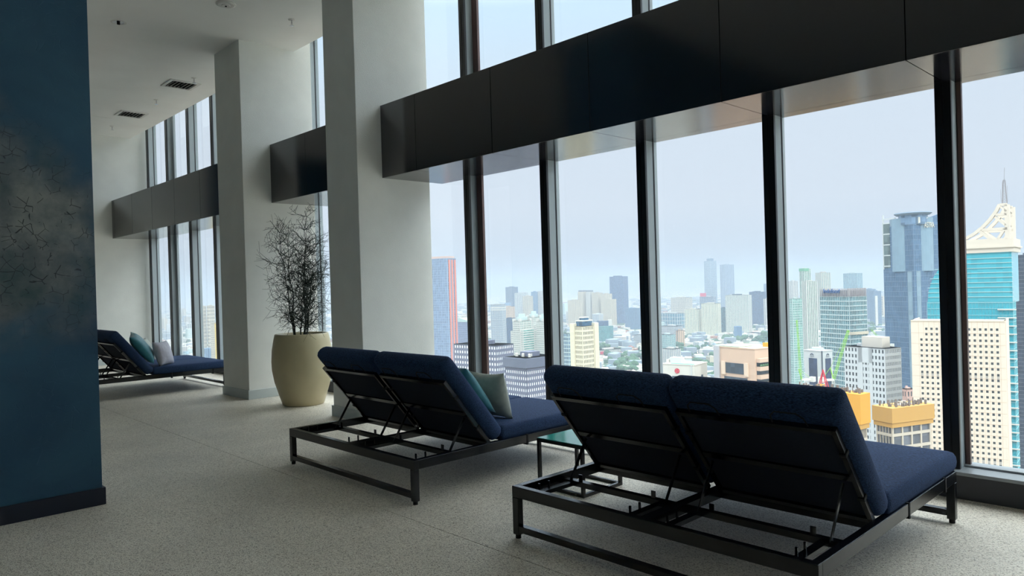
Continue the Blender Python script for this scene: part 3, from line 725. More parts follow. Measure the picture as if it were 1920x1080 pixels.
o, wl, wr, h = bld('teal_mall', 'teal patterned glass mall roofed in curves, fourth bay', 1238, 1270, 1286, 588, 2700, gm((76,140,160), cell=(9,9,9)), W2, 6, 4, 3, 40, .12, .1)
bld('white_midrise', 'white balcony mid-rise left edge of the fourth bay', 1240, 1262, 1280, 612, 1900, G4, W2, 7, 6, 12, 42, .1, .45)
bld('teal_banded_block', 'teal banded block under the white mid-rise', 1236, 1252, 1266, 628, 1700, G3, Ws, 4, 4, 12, 42, .05, .35)
bld('white_gridded_block', 'white gridded block above the clinic building, left edge', 1240, 1262, 1276, 655, 1400, G1, W1, 6, 4, 12, 42, .4, .3)
bld('pink_block', 'pinkish white slim block among the fourth bay low-rises', 1262, 1272, 1283, 620, 1900, G5, Wc, 3, 3, 14, 42, .5, .4)
bld('white_midrise', 'low white mid-rise below the blue office tower', 1400, 1425, 1448, 625, 2250, G5, W2, 10, 9, 6, 45, .3, .4)
# foreground white building with the red round emblem
o, wl, wr, h = bld('white_clinic', 'white building with a round red emblem below the window', 1243, 1302, 1326, 684, 430, W1, W1, 2, 2, 3, 25, 0, 0, .3, roof=W1, plant=False)
boxo('green_roof_edge', wm((120,206,170)), (wl*.25, .4, h), (wl*.98, 1.6, h+.35), o)
boxo('dark_window', G4, (wl*.30, -.35, h-11.6), (wl*.66, .1, h-7.4), o)['label'] = 'dark strip window'
boxo('dark_window', G4, (wl-.1, wr*.5, h-12), (wl+.35, wr*.62, h-7), o)
boxo('pilaster', W2, (wl*.90,-.6,0), (wl*.93,0,h), o)
q = MB(); q.lathe([(1.55,0),(1.55,.35)], 24); em = q.build('round_emblem', wm((206,44,66)), o, loc=(wl*.46, -.05, h-4.2)); em.rotation_euler = (PI/2,0,0)
em['label'] = 'round red emblem with pale strokes'
q = MB()
for a_ in range(3):
    c_ = a_*2*PI/3
    q.tube([(.55*math.cos(c_)+.4*math.cos(c_+k*.5), .55*math.sin(c_)+.4*math.sin(c_+k*.5), .38) for k in range(-3,4)], .1, 5)
q.build('emblem_strokes', wm((236,180,186)), em)
boxo('roof_box', W2, (wl*.1, wr*.3, h), (wl*.45, wr*.6, h+3.2), o); boxo('roof_box', W1, (wl*.02, wr*.2, h), (wl*.08, wr*.5, h+2), o)
# pinkish stone building
o, wl, wr, h = bld('stone_office', 'pinkish stone office with terraces and a deep square window', 1344, 1415, 1465, 654, 400, wm((228,196,172)), wm((228,196,172)), 2, 2, 3, 40, 0, 0, .3, plant=False)
STN = wm((228,196,172)); hh = h
boxo('window_recess', G4, (wl*.24,-.35,hh-15), (wl*.74,.2,hh-9), o)['label'] = 'large dark glazed opening'
for i, (z0, z1) in enumerate(((18.5,17), (23,21), (28,25.5))): boxo('strip_window', G4, (wl*.2,-.35,hh-z0), (wl*.8,.2,hh-z1), o)
boxo('window_surround', wm((240,214,190)), (wl*.14,-.9,hh-16), (wl*.24,.2,hh-8.4), o); boxo('window_surround', wm((240,214,190)), (wl*.74,-.9,hh-16), (wl*.84,.2,hh-8.4), o)
boxo('corner_fin', wm((196,196,200)), (-1.5,-1.2,0), (2.4,2,hh+.3), o)
for i in range(7):
    z = hh-5.5-i*4.6
    boxo('terrace_slab', STN, (wl, 1, z-2.2), (wl+2.6+i*.2, wr, z), o); boxo('terrace_glazing', G4, (wl+.1, 1.2, z-4.4), (wl+.6, wr-.5, z-2.2), o)
for i in range(12):
    q = MB(); q.lathe([(.5,0),(.9,.7),(.3,1.5)], 6); q.build('terrace_shrub', wm((86,128,90)), o, loc=(wl+1.6, 3+i*wr/13, hh-10.1))
boxo('roof_edge', wm((190,206,190)), (0,0,hh), (wl*.6,wr*.5,hh+.6), o)
boxo('yellow_unit', wm((236,176,40)), (wl*.8,wr*.6,hh), (wl*1.0,wr*.75,hh+2.2), o)
# ---- bay five
bld('white_tower', 'white tower beside the fifth mullion, fifth bay', 1478, 1486, 1496, 527, 2400, G5, W1, 3, 4, 36, 45, .4, .3)
o, wl, wr, h = bld('green_white_tower', 'tallest green and white residential tower, fifth bay', 1499, 1508, 1520, 504, 1500, gm((120,180,160)), W1, 3, 4, 44, 50, .3, .12)
boxo('green_sign_box', wm((110,180,140)), (-.5,-1,h-5), (wl+1,wr*.7,h+1), o)
bld('green_white_tower', 'white ribbed residential tower in front of the tallest, fifth bay', 1505, 1512, 1531, 527, 1350, gm((120,176,150)), W1, 3, 6, 40, 55, .42, .12, 1)
bld('green_glass_tower', 'green glass tower at the left edge of the fifth bay', 1478, 1486, 1503, 560, 900, gm((110,180,160)), Ws, 4, 6, 34, 50, .25, .2)
bld('beige_tower', 'cream and teal tower behind the ribbed one, fifth bay', 1529, 1540, 1557, 511, 2400, G3, W3, 4, 5, 34, 50, .35, .3)
bld('teal_top_tower', 'square teal glass tower top above the lettered office', 1581, 1608, 1617, 512, 2600, gm((90,150,176)), Ws, 8, 3, 30, 30, .1, .12)
o, wl, wr, h = bld('lettered_office', 'teal gridded glass office with blue rooftop lettering', 1538, 1592, 1624, 556, 620, gm((96,150,160), var=.4), wm((206,222,222)), 16, 11, 40, 45, .18, .2, .5)
q = MB()
for i in range(19): q.box(i*wl/18-.3, 0, h, i*wl/18+.3, .6, h+7)
for i in range(15): q.box(wl-.6, i*wr/14-.3, h, wl, i*wr/14+.3, h+7)
q.build('crown_fins', wm((186,178,178)), o)['kind'] = 'stuff'
boxo('crown_screen', wm((160,160,172)), (0.8,.7,h), (wl-.8,wr-.8,h+5.5), o)
boxo('sky_terrace', wm((226,214,190)), (wl*.98,-.8,h-33), (wl+1.2,wr+.6,h-30.6), o)
def lettering(txt, size, m, parent, loc, rot, ext=.3):
    c = bpy.data.curves.new('lettering', 'FONT'); c.body = txt; c.size = size; c.extrude = ext
    ob = bpy.data.objects.new('tmp', c); S.collection.objects.link(ob); dg = bpy.context.evaluated_depsgraph_get()
    me = bpy.data.meshes.new_from_object(ob.evaluated_get(dg)); bpy.data.objects.remove(ob); me.materials.clear(); me.materials.append(m)
    ob = bpy.data.objects.new('lettering', me); S.collection.objects.link(ob); ob.parent = parent; ob.location = loc; ob.rotation_euler = rot; return ob
lettering('Indofood', 5.2, wm((40,96,160)), o, (wl*.14,-.8,h+3), (PI/2,0,0))
bld('blue_trapezoid', 'hazy blue office tower right of the lettered office', 1620, 1632, 1642, 542, 2800, G1, Wb, 5, 4, 26, 45, .1, .2)
o, wl, wr, h = bld('blue_trapezoid', 'hazy blue office with a white shaft left of the signed tower', 1630, 1638, 1652, 546, 2500, G1, Wb, 4, 6, 24, 45, .05, .25)
boxo('white_shaft', W1, (wl-2, 4, 0), (wl+3, 14, h-16), o)
bld('blue_far_tower', 'far pale tower between the lettered office and signed tower', 1640, 1650, 1660, 558, 3200, G1, Wb, 4, 4, 24, 45, .2, .3)
# tall blue signed tower
o, wl, wr, h = bld('signed_tower', 'tall dark blue glass tower with white lettering and round roof disc', 1655, 1712, 1775, 420, 520, gm((104,138,172), var=.14), wm((124,152,180)), 22, 20, 58, 42, .04, .08, .2, plant=False)
q = MB(); q.lathe([(11,0),(12.5,1.2),(12,1.9),(3,2.6)], 32); q.build('roof_disc', wm((132,150,170)), o, loc=(wl*.72, wr*.26, h+7))
q = MB(); q.lathe([(9.5,0),(9.5,7.2)], 32); q.build('roof_drum', gm((120,150,182)), o, loc=(wl*.72, wr*.26, h))
q = MB(); q.lathe([(14.5,0),(14.5,39)], 40); q.build('rounded_top', gm((150,180,200), var=.05), o, loc=(wl-13.2, 13.2, h-34))
q = MB(); q.lathe([(4.5,0),(4.5,h-34)], 28); q.build('corner_highlight', gm((150,178,196), var=.12), o, loc=(wl-4.0, 4.0, 0))  # slim corner cylinder; its lighter glass colour paints in a highlight strip
q = MB(); q.prism([(0,0),(wr*.98,0),(wr*.98,9.5)], 0, 1); sc_ = q.build('roof_screen', gm((96,130,168)), o, loc=(wl, 0, h)); sc_.rotation_euler = (0,0,PI/2)
q = MB(); q.box(0,-.3,h-2,.9,.6,h+9)
q2 = MB()
for i in range(5): q.box(0,-.5,h-30+i*8,6.5,.0,h-29.2+i*8)
q.box(0,-.5,h-32,.8,.4,h+8); q.box(0,-.4,h+5.2,12,0,h+6)
q.build('roof_frame', W2, o)['kind'] = 'stuff'
boxo('corner_recess', gm((110,128,128)), (.5,-.35,h-31), (6.4,.1,h+2), o)
lettering('ASTRA', 5.6, W1, o, (wl+1.6, wr*.27, h-2.6), (PI/2,0,PI/2), .3).scale = (.56,1,1)
q = MB(); q.prism([(0,0),(0,4.6),(9.5,4.2),(6.5,3.0),(4.5,1.6)], 0, .8); fl_ = q.build('flag_emblem', W1, o, loc=(wl+1.4, wr*.12, h+.4)); fl_.rotation_euler = (0,0,PI/2)
# teal curved tower with the concrete crown
CW = wm((232,220,204))
o, wl, wr, h = bld('teal_crowned_tower', 'bright teal glass tower with sweeping concrete crown and antenna mast', 1739, 1899, 1904, 566, 400, gm((66,196,216), var=.10, rough=.12), wm((150,215,224)), 26, 3, 44, 6, .03, .07, .25, depth=30)
k = wl/160.0    # metres per pixel on this facade
def zpx(py): return EYE.z + 400*hz(1820, py)[1] - GZ
gt = gm((66,196,216), var=.10, rough=.12)
poly = [(0,h-.5),(wl,h-.5),(wl,zpx(474)),(wl*.52,zpx(474)),(wl*.40,zpx(476)),(wl*.28,zpx(484)),(wl*.16,zpx(500)),(wl*.07,zpx(522)),(wl*.02,zpx(545))]
q = MB(); q.prism(poly, 0, 30); q.build('curved_glazing', gt, o)
q = MB()
for i in range(9):
    z = zpx(484+i*9.2); x0 = wl*(.28 if i < 1 else .17 if i < 2 else .1 if i < 4 else .04 if i < 6 else .01); q.box(x0, -.35, z-.35, wl+.35, .0, z)
q.build('floor_lines', wm((170,214,216)), o)['kind'] = 'stuff'
q = MB()
for i in range(36): q.box(wl*.83, -1.0, i*h/36, wl+1.6, -.0, i*h/36+.6)
q.build('balcony_edges', W1, o)['kind'] = 'stuff'
z0 = zpx(474); z1 = zpx(452); z2 = zpx(379)
boxo('crown_base', CW, (wl*.30,-.8,z0), (wl+1.2,31,z1+1), o); boxo('crown_ledge', CW, (wl*.28,-1.6,z0+2.6), (wl+2,32,z0+3.4), o)
def P(px, py): return (wl*(px-1739)/160.0, zpx(py))
def beam2(q, a, b, wd, y0=-.6, y1=3.5):
    ax, az = P(*a); bx_, bz = P(*b); d = Vector((bx_-ax, bz-az)); d.normalize(); n_ = Vector((-d.y, d.x))*wd/2
    q.prism([(ax+n_.x,az+n_.y),(bx_+n_.x,bz+n_.y),(bx_-n_.x,bz-n_.y),(ax-n_.x,az-n_.y)], y0, y1)
arc = [(1790,460),(1812,447),(1832,437),(1848,425),(1862,411),(1873,397),(1880,384)]
for yo in (0, 24):
    q = MB()
    for a_, b_2 in zip(arc[:-1], arc[1:]): beam2(q, a_, b_2, 1.6, yo-.6, yo+3)
    q.build('crown_arch', CW, o)
    q = MB()
    for (a_, b_2, wd) in (((1880,385),(1893,385),1.6), ((1893,385),(1893,452),2.4), ((1872,403),(1893,403),1.3), ((1846,430),(1893,430),1.5), ((1842,432),(1868,453),1.5), ((1871,407),(1890,424),1.2), ((1888,430),(1874,451),1.3), ((1881,388),(1892,398),1.0), ((1815,450),(1893,450),1.2)):
        beam2(q, a_, b_2, wd, yo-.5, yo+2.6)
    q.build('crown_struts', CW, o)
q = MB(); x_, z_ = P(1888, 382)
for dx, dy in ((-1,-1),(1,-1),(1,1),(-1,1)): q.bar((x_+dx*1.1, 3+dy, z_), (x_+dx*.45, 3+dy*.4, z_+13), .22, .22)
for i in range(9):
    zz = z_+i*1.5; w_ = 1.1-.07*i
    q.bar((x_-w_,2.2,zz), (x_+w_,2.2,zz+1.5), .14, .14); q.bar((x_+w_,3.8,zz), (x_-w_,3.8,zz+1.5), .14, .14); q.bar((x_-w_,2.2,zz),(x_+w_,2.2,zz), .14, .14)
q.bar((x_,3,z_+12),(x_+.3,3,z_+20), .18, .18)
for dx, l_ in ((-1.6,8),(-.9,12),(1.4,10)): q.bar((x_+dx,3,z_+1),(x_+dx,3,z_+l_), .12, .12)
q.build('antenna_mast', wm((150,146,148)), o)['kind'] = 'stuff'
bld('navy_office', 'dark navy office block at the right edge of the frame', 1899, 1930, 1960, 477, 560, gm((50,66,92)), wm((96,104,120)), 14, 8, 60, 12, .12, .14, .3, depth=30)
# white gridded tower in front
GX = gm((70,78,84), var=.2)
CR = wm((240,226,208))
o, wl, wr, h = bld('white_grid_tower', 'cream white slab with a regular grid of small square windows', 1709, 1883, 1886, 601, 330, GX, CR, 2, 2, 3, 4, 0, 0, .3, depth=22, plant=False)
for ch in list(o.children):
    if ch.name.startswith('glazing'): bpy.data.objects.remove(ch)
boxo('window_backing', GX, (.3,.12,0), (wl-.3,21.5,h-.6), o)
q = MB(); k = wl/174.0
cols_ = [19 + 10.15*i for i in range(15)]            # window centres in facade pixels
rowz = 2.62; nr = int(h/rowz)
ww = 4.6*k
xs = []; 
for c_ in cols_: xs += [(c_*k-ww/2, c_*k+ww/2)]
edges = [-.3] + [e for a_, b_2 in xs for e in (a_, b_2)] + [wl+.3]
for i in range(0, len(edges), 2): q.box(edges[i], -.12, 0, edges[i+1], .12, h)
q.build('wall_piers', CR, o)['kind'] = 'stuff'
q = MB()
for i in range(nr+1):
    z = h-2.2-i*rowz
    if z < 2: break
    q.box(-.28, -.11, z-rowz+1.15, wl+.28, .12, z)      # spandrels between window rows
q.box(-.28,-.11,h-2.2,wl+.28,.12,h); q.build('wall_spandrels', CR, o)['kind'] = 'stuff'
boxo('flank_wall', CR, (wl-.3,.12,0), (wl+.3,22,h), o); boxo('flank_wall', CR, (-.3,.12,0), (.3,22,h), o)
boxo('blank_panel', CR, (xs[0][0]-.1,-.13,h-2.2-2*rowz), (xs[0][1]+.1,.3,h), o)
q = MB()
for a_, b_2 in xs: q.box(a_,-.13,h-2.2-10*rowz+1.15,b_2,.1,h-2.2-9*rowz); q.box(a_,-.13,h-2.2-25*rowz+1.15,b_2,.1,h-2.2-24*rowz)
q.build('grey_infill', wm((186,180,170)), o)['kind'] = 'stuff'
q = MB(); jm = wm((214,180,148))
for i in range(17): x_ = (19+10.15*(i-.5))*k; q.box(x_-.05,-.15,0,x_+.05,-.11,h)
for i in range(int(h/rowz/2)): q.box(-.3,-.15,h-i*2*rowz-1.0,wl+.3,-.11,h-i*2*rowz-.9)
q.build('panel_joints', jm, o)['kind'] = 'stuff'
# white corner office with penthouse
o, wl, wr, h = bld('white_corner_office', 'white corner office with punched windows and a rooftop penthouse', 1584, 1659, 1688, 654, 370, GX, wm((214,220,224)), 12, 11, 44, 35, .5, .45, .3)
SD = wm((240,230,204))
boxo('penthouse', wm((222,214,204)), (wl*.35,wr*.25,h), (wl*.85,wr*.75,h+5.5), o)
boxo('blank_bay', wm((214,220,224)), (wl*.36,-.5,0), (wl*.46,0,h), o); boxo('blank_bay', wm((214,220,224)), (wl*.62,-.5,0), (wl*.7,0,h), o)
boxo('blank_bay', wm((214,220,224)), (wl*.36,-.5,h-8), (wl*.7,0,h), o)
# white block with tall dark windows
o, wl, wr, h = bld('white_pylon_block', 'white block with two tall dark vertical windows and small arch marks', 1508, 1541, 1561, 658, 470, W2, wm((212,218,222)), 2, 2, 3, 38, 0, 0, .3)
boxo('tall_window', gm((56,74,110)), (wl*.28,-.5,0), (wl*.72,.1,h-5.2), o); boxo('tall_window', gm((56,74,110)), (wl-.1,wr*.3,0), (wl+.5,wr*.78,h-5.2), o)
for (loc, rz) in (((wl*.45,-.4,h-3.2), 0), ((wl+.4,wr*.5,h-3.2), PI/2)):
    q = MB(); q.tube([(1.0*math.cos(a_*PI/8), 0, 1.0*math.sin(a_*PI/8)) for a_ in range(9)], .28, 6); m_ = q.build('arch_mark', wm((90,100,120)), o, loc=loc); m_.rotation_euler = (0,0,rz)
    q = MB(); q.box(-1.6,-.1,-.9,1.6,.1,-.5); m_ = q.build('name_strip', wm((150,160,172)), o, loc=loc); m_.rotation_euler = (0,0,rz)
boxo('corner_joint', wm((80,90,104)), (wl-.2,-.45,0), (wl+.45,.2,h), o)
# construction towers with netting
NETa = wm((228,166,60)); NETb = wm((206,160,84)); CONC = wm((206,196,180))
def site(name, label, L, C, Rr, top, D, net, hn, a):
    o, wl, wr, h = bld(name, label, L, C, Rr, top, D, gm((110,116,126)), CONC, max(3, 5), 4, 30, a, .14, .22, .4)
    b1 = boxo('safety_net', net, (-1.2,-1.2,h-hn), (wl+1.2,wr+1.2,h+.6), o)
    boxo('net_skirt', NETb, (-.9,-.9,h-hn-1.6), (wl+.9,wr+.9,h-hn-.15), o)
    q = MB(); rr = random.Random(len(name)+int(L))
    for i in range(46):
        x_, y_ = rr.uniform(0,wl), rr.uniform(0,wr); s_ = rr.uniform(.15,.6); q.box(x_,y_,h+.6,x_+s_,y_+s_,h+.6+rr.uniform(.4,1.9))
    q.build('deck_clutter', wm((128,118,112)), o)['kind'] = 'stuff'
    return o, wl, wr, h
o1, wl1, wr1, h1 = site('construction_tower', 'unfinished tower wrapped in bright orange netting behind the near daybed', 1490, 1610, 1621, 742, 230, NETa, 9.0, 30)
site('construction_tower', 'unfinished tower with an ochre net band left of the white slab', 1645, 1672, 1742, 768, 250, NETb, 4.6, 42)
bld('pink_house_block', 'small pinkish block with a stepped roof beside the white slab', 1688, 1700, 1716, 730, 420, G5, wm((232,190,176)), 3, 3, 20, 45, .5, .5, .3)

# cranes: lattice jibs
def lattice(q, a, b, w_, n_):
    a = Vector(a); b = Vector(b); d = (b-a).normalized(); s = d.orthogonal().normalized(); u = d.cross(s)
    cs = [(s+u)*w_/2, (s-u)*w_/2, (-s-u)*w_/2, (-s+u)*w_/2]
    for c in cs: q.bar(a+c, b+c, w_*.12, w_*.12)
    for i in range(n_):
        p0 = a+(b-a)*i/n_; p1 = a+(b-a)*(i+1)/n_
        for j in range(4): q.bar(p0+cs[j], p1+cs[(j+1)%4], w_*.08, w_*.08)
def at(px, py, D): t, e_ = hz(px, py); p = spot(t, D); return Vector((p.x, p.y, EYE.z+D*e_))
LG = wm((150,214,70)); RD = wm((214,60,80))
def crane(label, base, foot, tip, D, jibm, w_=1.0, cab=True):
    a0 = at(base[0], base[1], D); a = at(foot[0], foot[1], D); b = at(tip[0], tip[1], D)
    t = empty('luffing_crane', tuple(a0)); tag(t, label, 'crane')
    z = Vector((0,0,0)); A_, B_ = a-a0, b-a0
    q = MB(); lattice(q, (0,0,-30), A_, w_*1.1, 14); q.build('mast', wm((206,206,200)), t)
    q = MB(); lattice(q, A_, B_, w_, 16); q.build('jib', jibm, t)
    q = MB(); back = A_ - Vector((rh.x,rh.y,0))*5*(1 if (B_-A_).dot(rh) > 0 else -1); q.bar(A_, back, 1.4, .8); q.bar(back+Vector((0,0,-1)), back+Vector((0,0,1.2)), 2.2, 2.2); q.build('counter_jib', wm((226,226,220)), t)
    q = MB(); top_ = A_+Vector((0,0,5)) - Vector((rh.x,rh.y,0))*1.2; q.bar(A_, top_, .3, .3); q.bar(top_, back, .12, .12); q.bar(top_, B_, .08, .08); q.build('stay_frame', jibm, t)
    return t
crane('luffing crane with a long leaning lime green jib', (1563,745), (1563,712), (1591,619), 300, LG, .75)
crane('luffing crane with a steep lime green jib by the fifth mullion', (1503,745), (1503,712), (1494,600), 330, LG, .55)
crane('distant lime green crane over the penthouse of the white office', (1668,665), (1660,648), (1634,618), 520, LG, .8)
t = empty('red_crane_frame', tuple(at(1544,726,262))); tag(t, 'red triangular crane frame on the construction deck', 'crane')
q = MB(); 
for dx, dy in ((-1.5,-1),(1.5,-1),(1.5,1),(-1.5,1)): q.bar((dx,dy,0), (0,0,6.4), .28, .28)
for f in (.3,.6): q.bar((-1.5*(1-f),-1*(1-f),6.4*f),(1.5*(1-f),-1*(1-f),6.4*f), .2, .2)
q.build('frame', RD, t)
boxo('winch', wm((236,170,60)), (-2.2,-1,-.6), (.2,1,1.0), t)

# ---- seen through the far left windows and beyond
for (nm, lab, L, C, Rr, tp, D, gl, wl_, c1, c2, rw) in (
    ('pale_tower', 'faint pale tower beyond the far left window', 273, 278, 286, 492, 1500, G1, Ws, 4, 4, 40),
    ('beige_block', 'pair block of beige flats on the horizon, left windows', 377, 381, 386, 574, 2000, G5, W3, 4, 4, 10),
    ('beige_block', 'beige flats beside their twin on the horizon, left windows', 388, 395, 402, 573, 2000, G5, W3, 4, 4, 10),
    ('yellow_block', 'tall white block with a yellow end wall, left windows', 395, 402, 414, 606, 1500, G5, W3, 3, 5, 20)):
    o, wl, wr, h = bld(nm, lab, L, C, Rr, tp, D, gl, wl_, c1, c2, rw, 42, .4, .4)
    if 'yellow' in nm: boxo('yellow_wall', wm((244,206,70)), (wl, 0, 0), (wl+1.4, wr*.9, h-1), o)

def where(p):
    d = Vector(p) - EYE; f = d.dot(F_)
    if f <= 0: return 'outside the view'
    px = 960 + F*d.dot(R_)/f
    for lim, nm in ((420, 'far left windows'), (620, 'slit between the columns'), (895, 'first bay'), (1040, 'second bay'), (1222, 'third bay'), (1460, 'fourth bay'), (1785, 'fifth bay')):
        if px < lim: return nm
    return 'sixth bay'
def far(p):
    D = Vector((p.x, p.y)).length
    return 'nearer' if D < 1600 else 'middle distance' if D < 2600 else 'distant' if D < 3800 else 'farthest'
# many more blocks, one object each, then the mass of roofs far below
rnd = random.Random(11)
def clear(p, r):
    return all((Vector((p.x-c.x, p.y-c.y)).length > r + rr) for c, rr in FOOT)
protos = []
for i, (gl, wl_) in enumerate(((G5,W1),(G1,W2),(G5,W3),(G2,Wb),(G3,Ws),(G5,W4))):
    t = empty('distant_block'); w_ = 22+6*(i%3); d_ = 18+5*(i%2); h_ = 48+14*(i%4)
    boxo('glazing', gl, (0,0,0), (w_,d_,h_-.3), t)
    q = MB()
    for k_ in range(int(h_/6)+1): q.box(-.6,-.6,k_*6,w_+.6,d_+.6,k_*6+2.6)
    for k_ in range(5):
        x_ = k_*w_/4; q.box(x_-1,-.7,0,x_+1,d_+.7,h_)
    q.box(w_*.3,d_*.3,h_,w_*.7,d_*.7,h_+4); q.build('facade', wl_, t)['kind'] = 'stuff'
    tag(t, 'hazy mid-rise block', 'building', 'distant mid-rise blocks'); protos.append(t)
used = set(); cnt = 0
while cnt < 170:
    tt = rnd.uniform(-.58, .72) if rnd.random() < .75 else rnd.uniform(-.52,-.38); D = 1300*math.exp(rnd.uniform(0, 1.5))
    p = spot(tt, D)
    if not clear(p, 30): continue
    i = rnd.randrange(6); o = protos[i] if i not in used else copy_tree(protos[i]); used.add(i)
    sc_ = rnd.uniform(.5, 1.0) if D < 2600 else rnd.uniform(.7, 1.3)
    lb = '%s mid-rise block, %s, seen through the %s' % (('white','white and blue','cream','blue glass','pale teal','grey')[i], far(p), where((p.x,p.y,GZ+30))); o['label'] = lb; o['group'] = lb + ', one of several'
    o.location = (p.x, p.y, GZ); o.rotation_euler = (0,0,rnd.uniform(0,PI)); o.scale = (sc_, sc_, sc_*rnd.uniform(.5,1.15) if D >= 2600 else rnd.uniform(.22,.45)); FOOT.append((p, 24)); cnt += 1
for i in range(6):
    if i not in used: bpy.data.objects.remove(protos[i])
# low houses
roofc = [wm((176,112,88)), wm((196,184,170)), wm((150,150,148)), wm((214,210,204)), wm((160,96,76)), wm((120,150,160))]
hp_ = []
for i in range(6):
    t = empty('low_house'); q = MB(); w_, d_, h_ = 13+i, 10+(i%3)*2, 6+(i%2)*3
    q.box(0,0,0,w_,d_,h_); q.build('walls', W1 if i % 2 else W3, t)
    q = MB(); q.add([(-.6,-.6,h_),(w_+.6,-.6,h_),(w_+.6,d_+.6,h_),(-.6,d_+.6,h_),(0,d_/2,h_+3.4),(w_,d_/2,h_+3.4)], [(0,1,5,4),(1,2,5),(2,3,4,5),(3,0,4),(3,2,1,0)]); q.build('roof', roofc[i], t)
    tag(t, 'small low-rise house with pitched roof in the city below', 'house', 'low houses far below the windows'); hp_.append(t)
used = set(); cnt = 0; hs = []
while cnt < 280:
    px, py = (rnd.uniform(860, 1480), rnd.uniform(648, 722)) if rnd.random() < .7 else (rnd.uniform(265, 415), rnd.uniform(610, 760)) if rnd.random() < .7 else (rnd.uniform(1480,1720), rnd.uniform(600,760))
    p = ground(px, py)
    if not clear(p, 9): continue
    if any((p.x-a_.x)**2+(p.y-a_.y)**2 < 196 for a_ in hs): continue
    hs.append(p); i = rnd.randrange(6); o = hp_[i] if i not in used else copy_tree(hp_[i]); used.add(i)
    lb = 'low house with a %s roof, %s, below the %s' % (('terracotta','beige','grey','white','dark red','blue grey')[i], far(p), where(p)); o['label'] = lb; o['group'] = lb + ', one of several'
    o.location = (p.x, p.y, GZ); o.rotation_euler = (0,0,rnd.choice((0,PI/2))+rnd.uniform(-.2,.2)+.6); cnt += 1
# trees
def crown(seed, r=6):
    rr = random.Random(seed); q = MB()
    for k_ in range(7):
        c = (rr.uniform(-.5,.5)*r, rr.uniform(-.5,.5)*r, r*.9+rr.uniform(-.2,.35)*r); s_ = r*rr.uniform(.4,.62)
        q.lathe([(s_*.35,-s_*.85),(s_*.85,-s_*.4),(s_,.1*s_),(s_*.75,s_*.6),(s_*.2,s_*.95)], 7, c)
    return q
TG = [mat('foliage_a', (44,76,56), .95, noise=(.6,.35)), mat('foliage_b', (60,92,64), .95, noise=(.6,.35))]
tp_ = []
for i in range(4):
    t = empty('city_tree'); crown(i, 7+i).build('crown', TG[i%2], t); q = MB(); q.lathe([(.5,0),(.35,6)], 6); q.build('trunk', wm((90,76,62)), t)
    tag(t, 'round green tree among the roofs of the city below', 'tree', 'city trees far below the windows'); tp_.append(t)
used = set(); cnt = 0
zones = [(1115,1205,655,680), (1160,1195,682,702), (1262,1360,640,668), (1300,1345,655,700), (1360,1445,632,650), (1325,1345,680,720), (1624,1656,610,626), (1900,1920,800,870), (1690,1712,690,760), (385,415,650,740), (270,300,590,700), (925,950,620,645), (1240,1300,655,672)]
tries = 0
while cnt < 230 and tries < 9000:
    tries += 1
    zx = zones[rnd.randrange(len(zones))]; p = ground(rnd.uniform(zx[0],zx[1]), rnd.uniform(zx[2],zx[3]))
    if not clear(p, 4): continue
    i = rnd.randrange(4); o = tp_[i] if i not in used else copy_tree(tp_[i]); used.add(i)
    lb = '%s green tree, %s, among roofs below the %s' % (('dull','lighter')[i%2], far(p), where(p)); o['label'] = lb; o['group'] = lb + ', one of several'
    s_ = rnd.uniform(.8,1.5); o.location = (p.x,p.y,GZ); o.rotation_euler = (0,0,rnd.uniform(0,6)); o.scale = (s_,s_,s_); cnt += 1
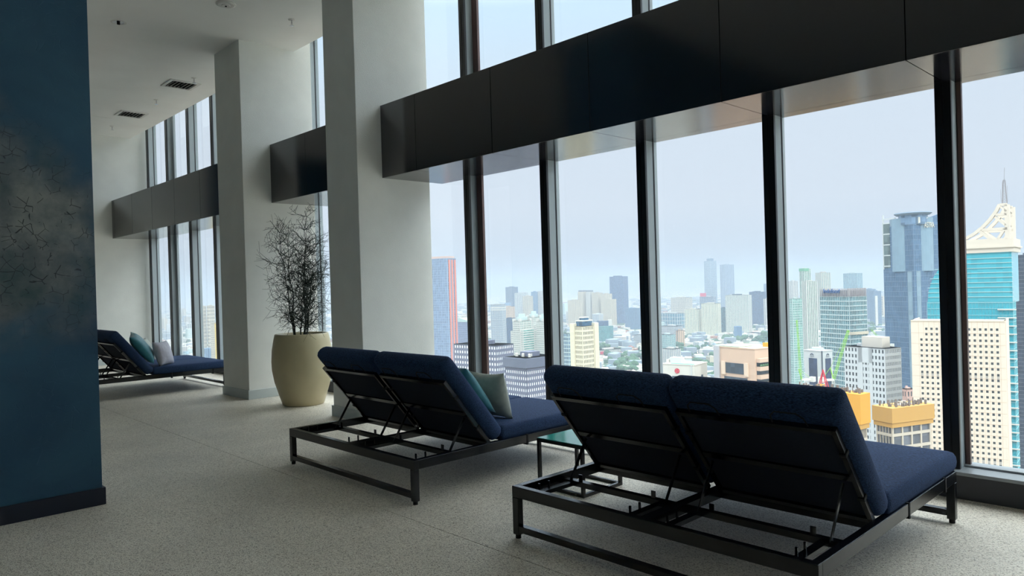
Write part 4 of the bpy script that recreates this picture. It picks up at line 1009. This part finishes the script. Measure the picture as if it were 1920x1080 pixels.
# mass of small roofs and canopies out to the horizon
for name, label, ms, N_, szs in (('roofscape', 'countless small pale roofs spreading to the hazy horizon', W1, 5200, (10,26,5,16)), ('roofscape', 'countless terracotta roofs spreading through the city', wm((178,128,106)), 2600, (10,20,4,9)),
                            ('roofscape', 'countless grey blue flat roofs through the city', wm((150,164,176)), 3000, (12,30,6,22)), ('tree_canopy', 'masses of dull green tree canopy between the roofs', TG[0], 2600, (14,40,5,11))):
    q = MB()
    for i in range(N_):
        tt = rnd.uniform(-.66,.9); D = 600*math.exp(rnd.uniform(0,2.5)); p = spot(tt, D)
        if not clear(p, 12): continue
        f = 1 if D < 2500 else D/2500
        w_, d_, h_ = rnd.uniform(szs[0],szs[1])*f, rnd.uniform(szs[0],szs[1])*f, rnd.uniform(szs[2],szs[3])
        M = Matrix.Translation((p.x,p.y,GZ)) @ Matrix.Rotation(rnd.uniform(0,3), 4, 'Z')
        if name == 'tree_canopy': q.add([(x_*w_/2, y_*d_/2, 0) for x_, y_ in ((-1,-1),(1,-1),(1,1),(-1,1))] + [(x_*w_/3, y_*d_/3, h_) for x_, y_ in ((-1,-.6),(.7,-1),(1,.8),(-.8,1))], [(0,1,5,4),(1,2,6,5),(2,3,7,6),(3,0,4,7),(4,5,6,7)], M)
        else: q.box(0,0,0,w_,d_,h_,M)
    tag(q.build(name, ms), label, 'roofs' if name == 'roofscape' else 'trees', kind='stuff')

# tropical haze: a real volume over the city, outside the glass
hz_m = bpy.data.materials.new('city_haze'); hz_m.use_nodes = True; n = hz_m.node_tree; n.nodes.clear()
o_ = n.nodes.new('ShaderNodeOutputMaterial'); v_ = n.nodes.new('ShaderNodeVolumeScatter'); v_.inputs['Color'].default_value = (.42,.48,.56,1); v_.inputs['Density'].default_value = 1/HAZE; v_.inputs['Anisotropy'].default_value = 0
ab = n.nodes.new('ShaderNodeVolumeAbsorption'); ab.inputs['Color'].default_value = (.42,.48,.56,1); ab.inputs['Density'].default_value = 1/HAZE
ad = n.nodes.new('ShaderNodeAddShader'); n.links.new(v_.outputs[0], ad.inputs[0]); n.links.new(ab.outputs[0], ad.inputs[1]); n.links.new(ad.outputs[0], o_.inputs['Volume'])
q = MB(); q.box(-14000, 12, GZ+.5, 9000, 16000, 120)
hzo = q.build('city_haze', hz_m); tag(hzo, 'thin bluish white haze lying over the whole city', 'haze', kind='stuff')
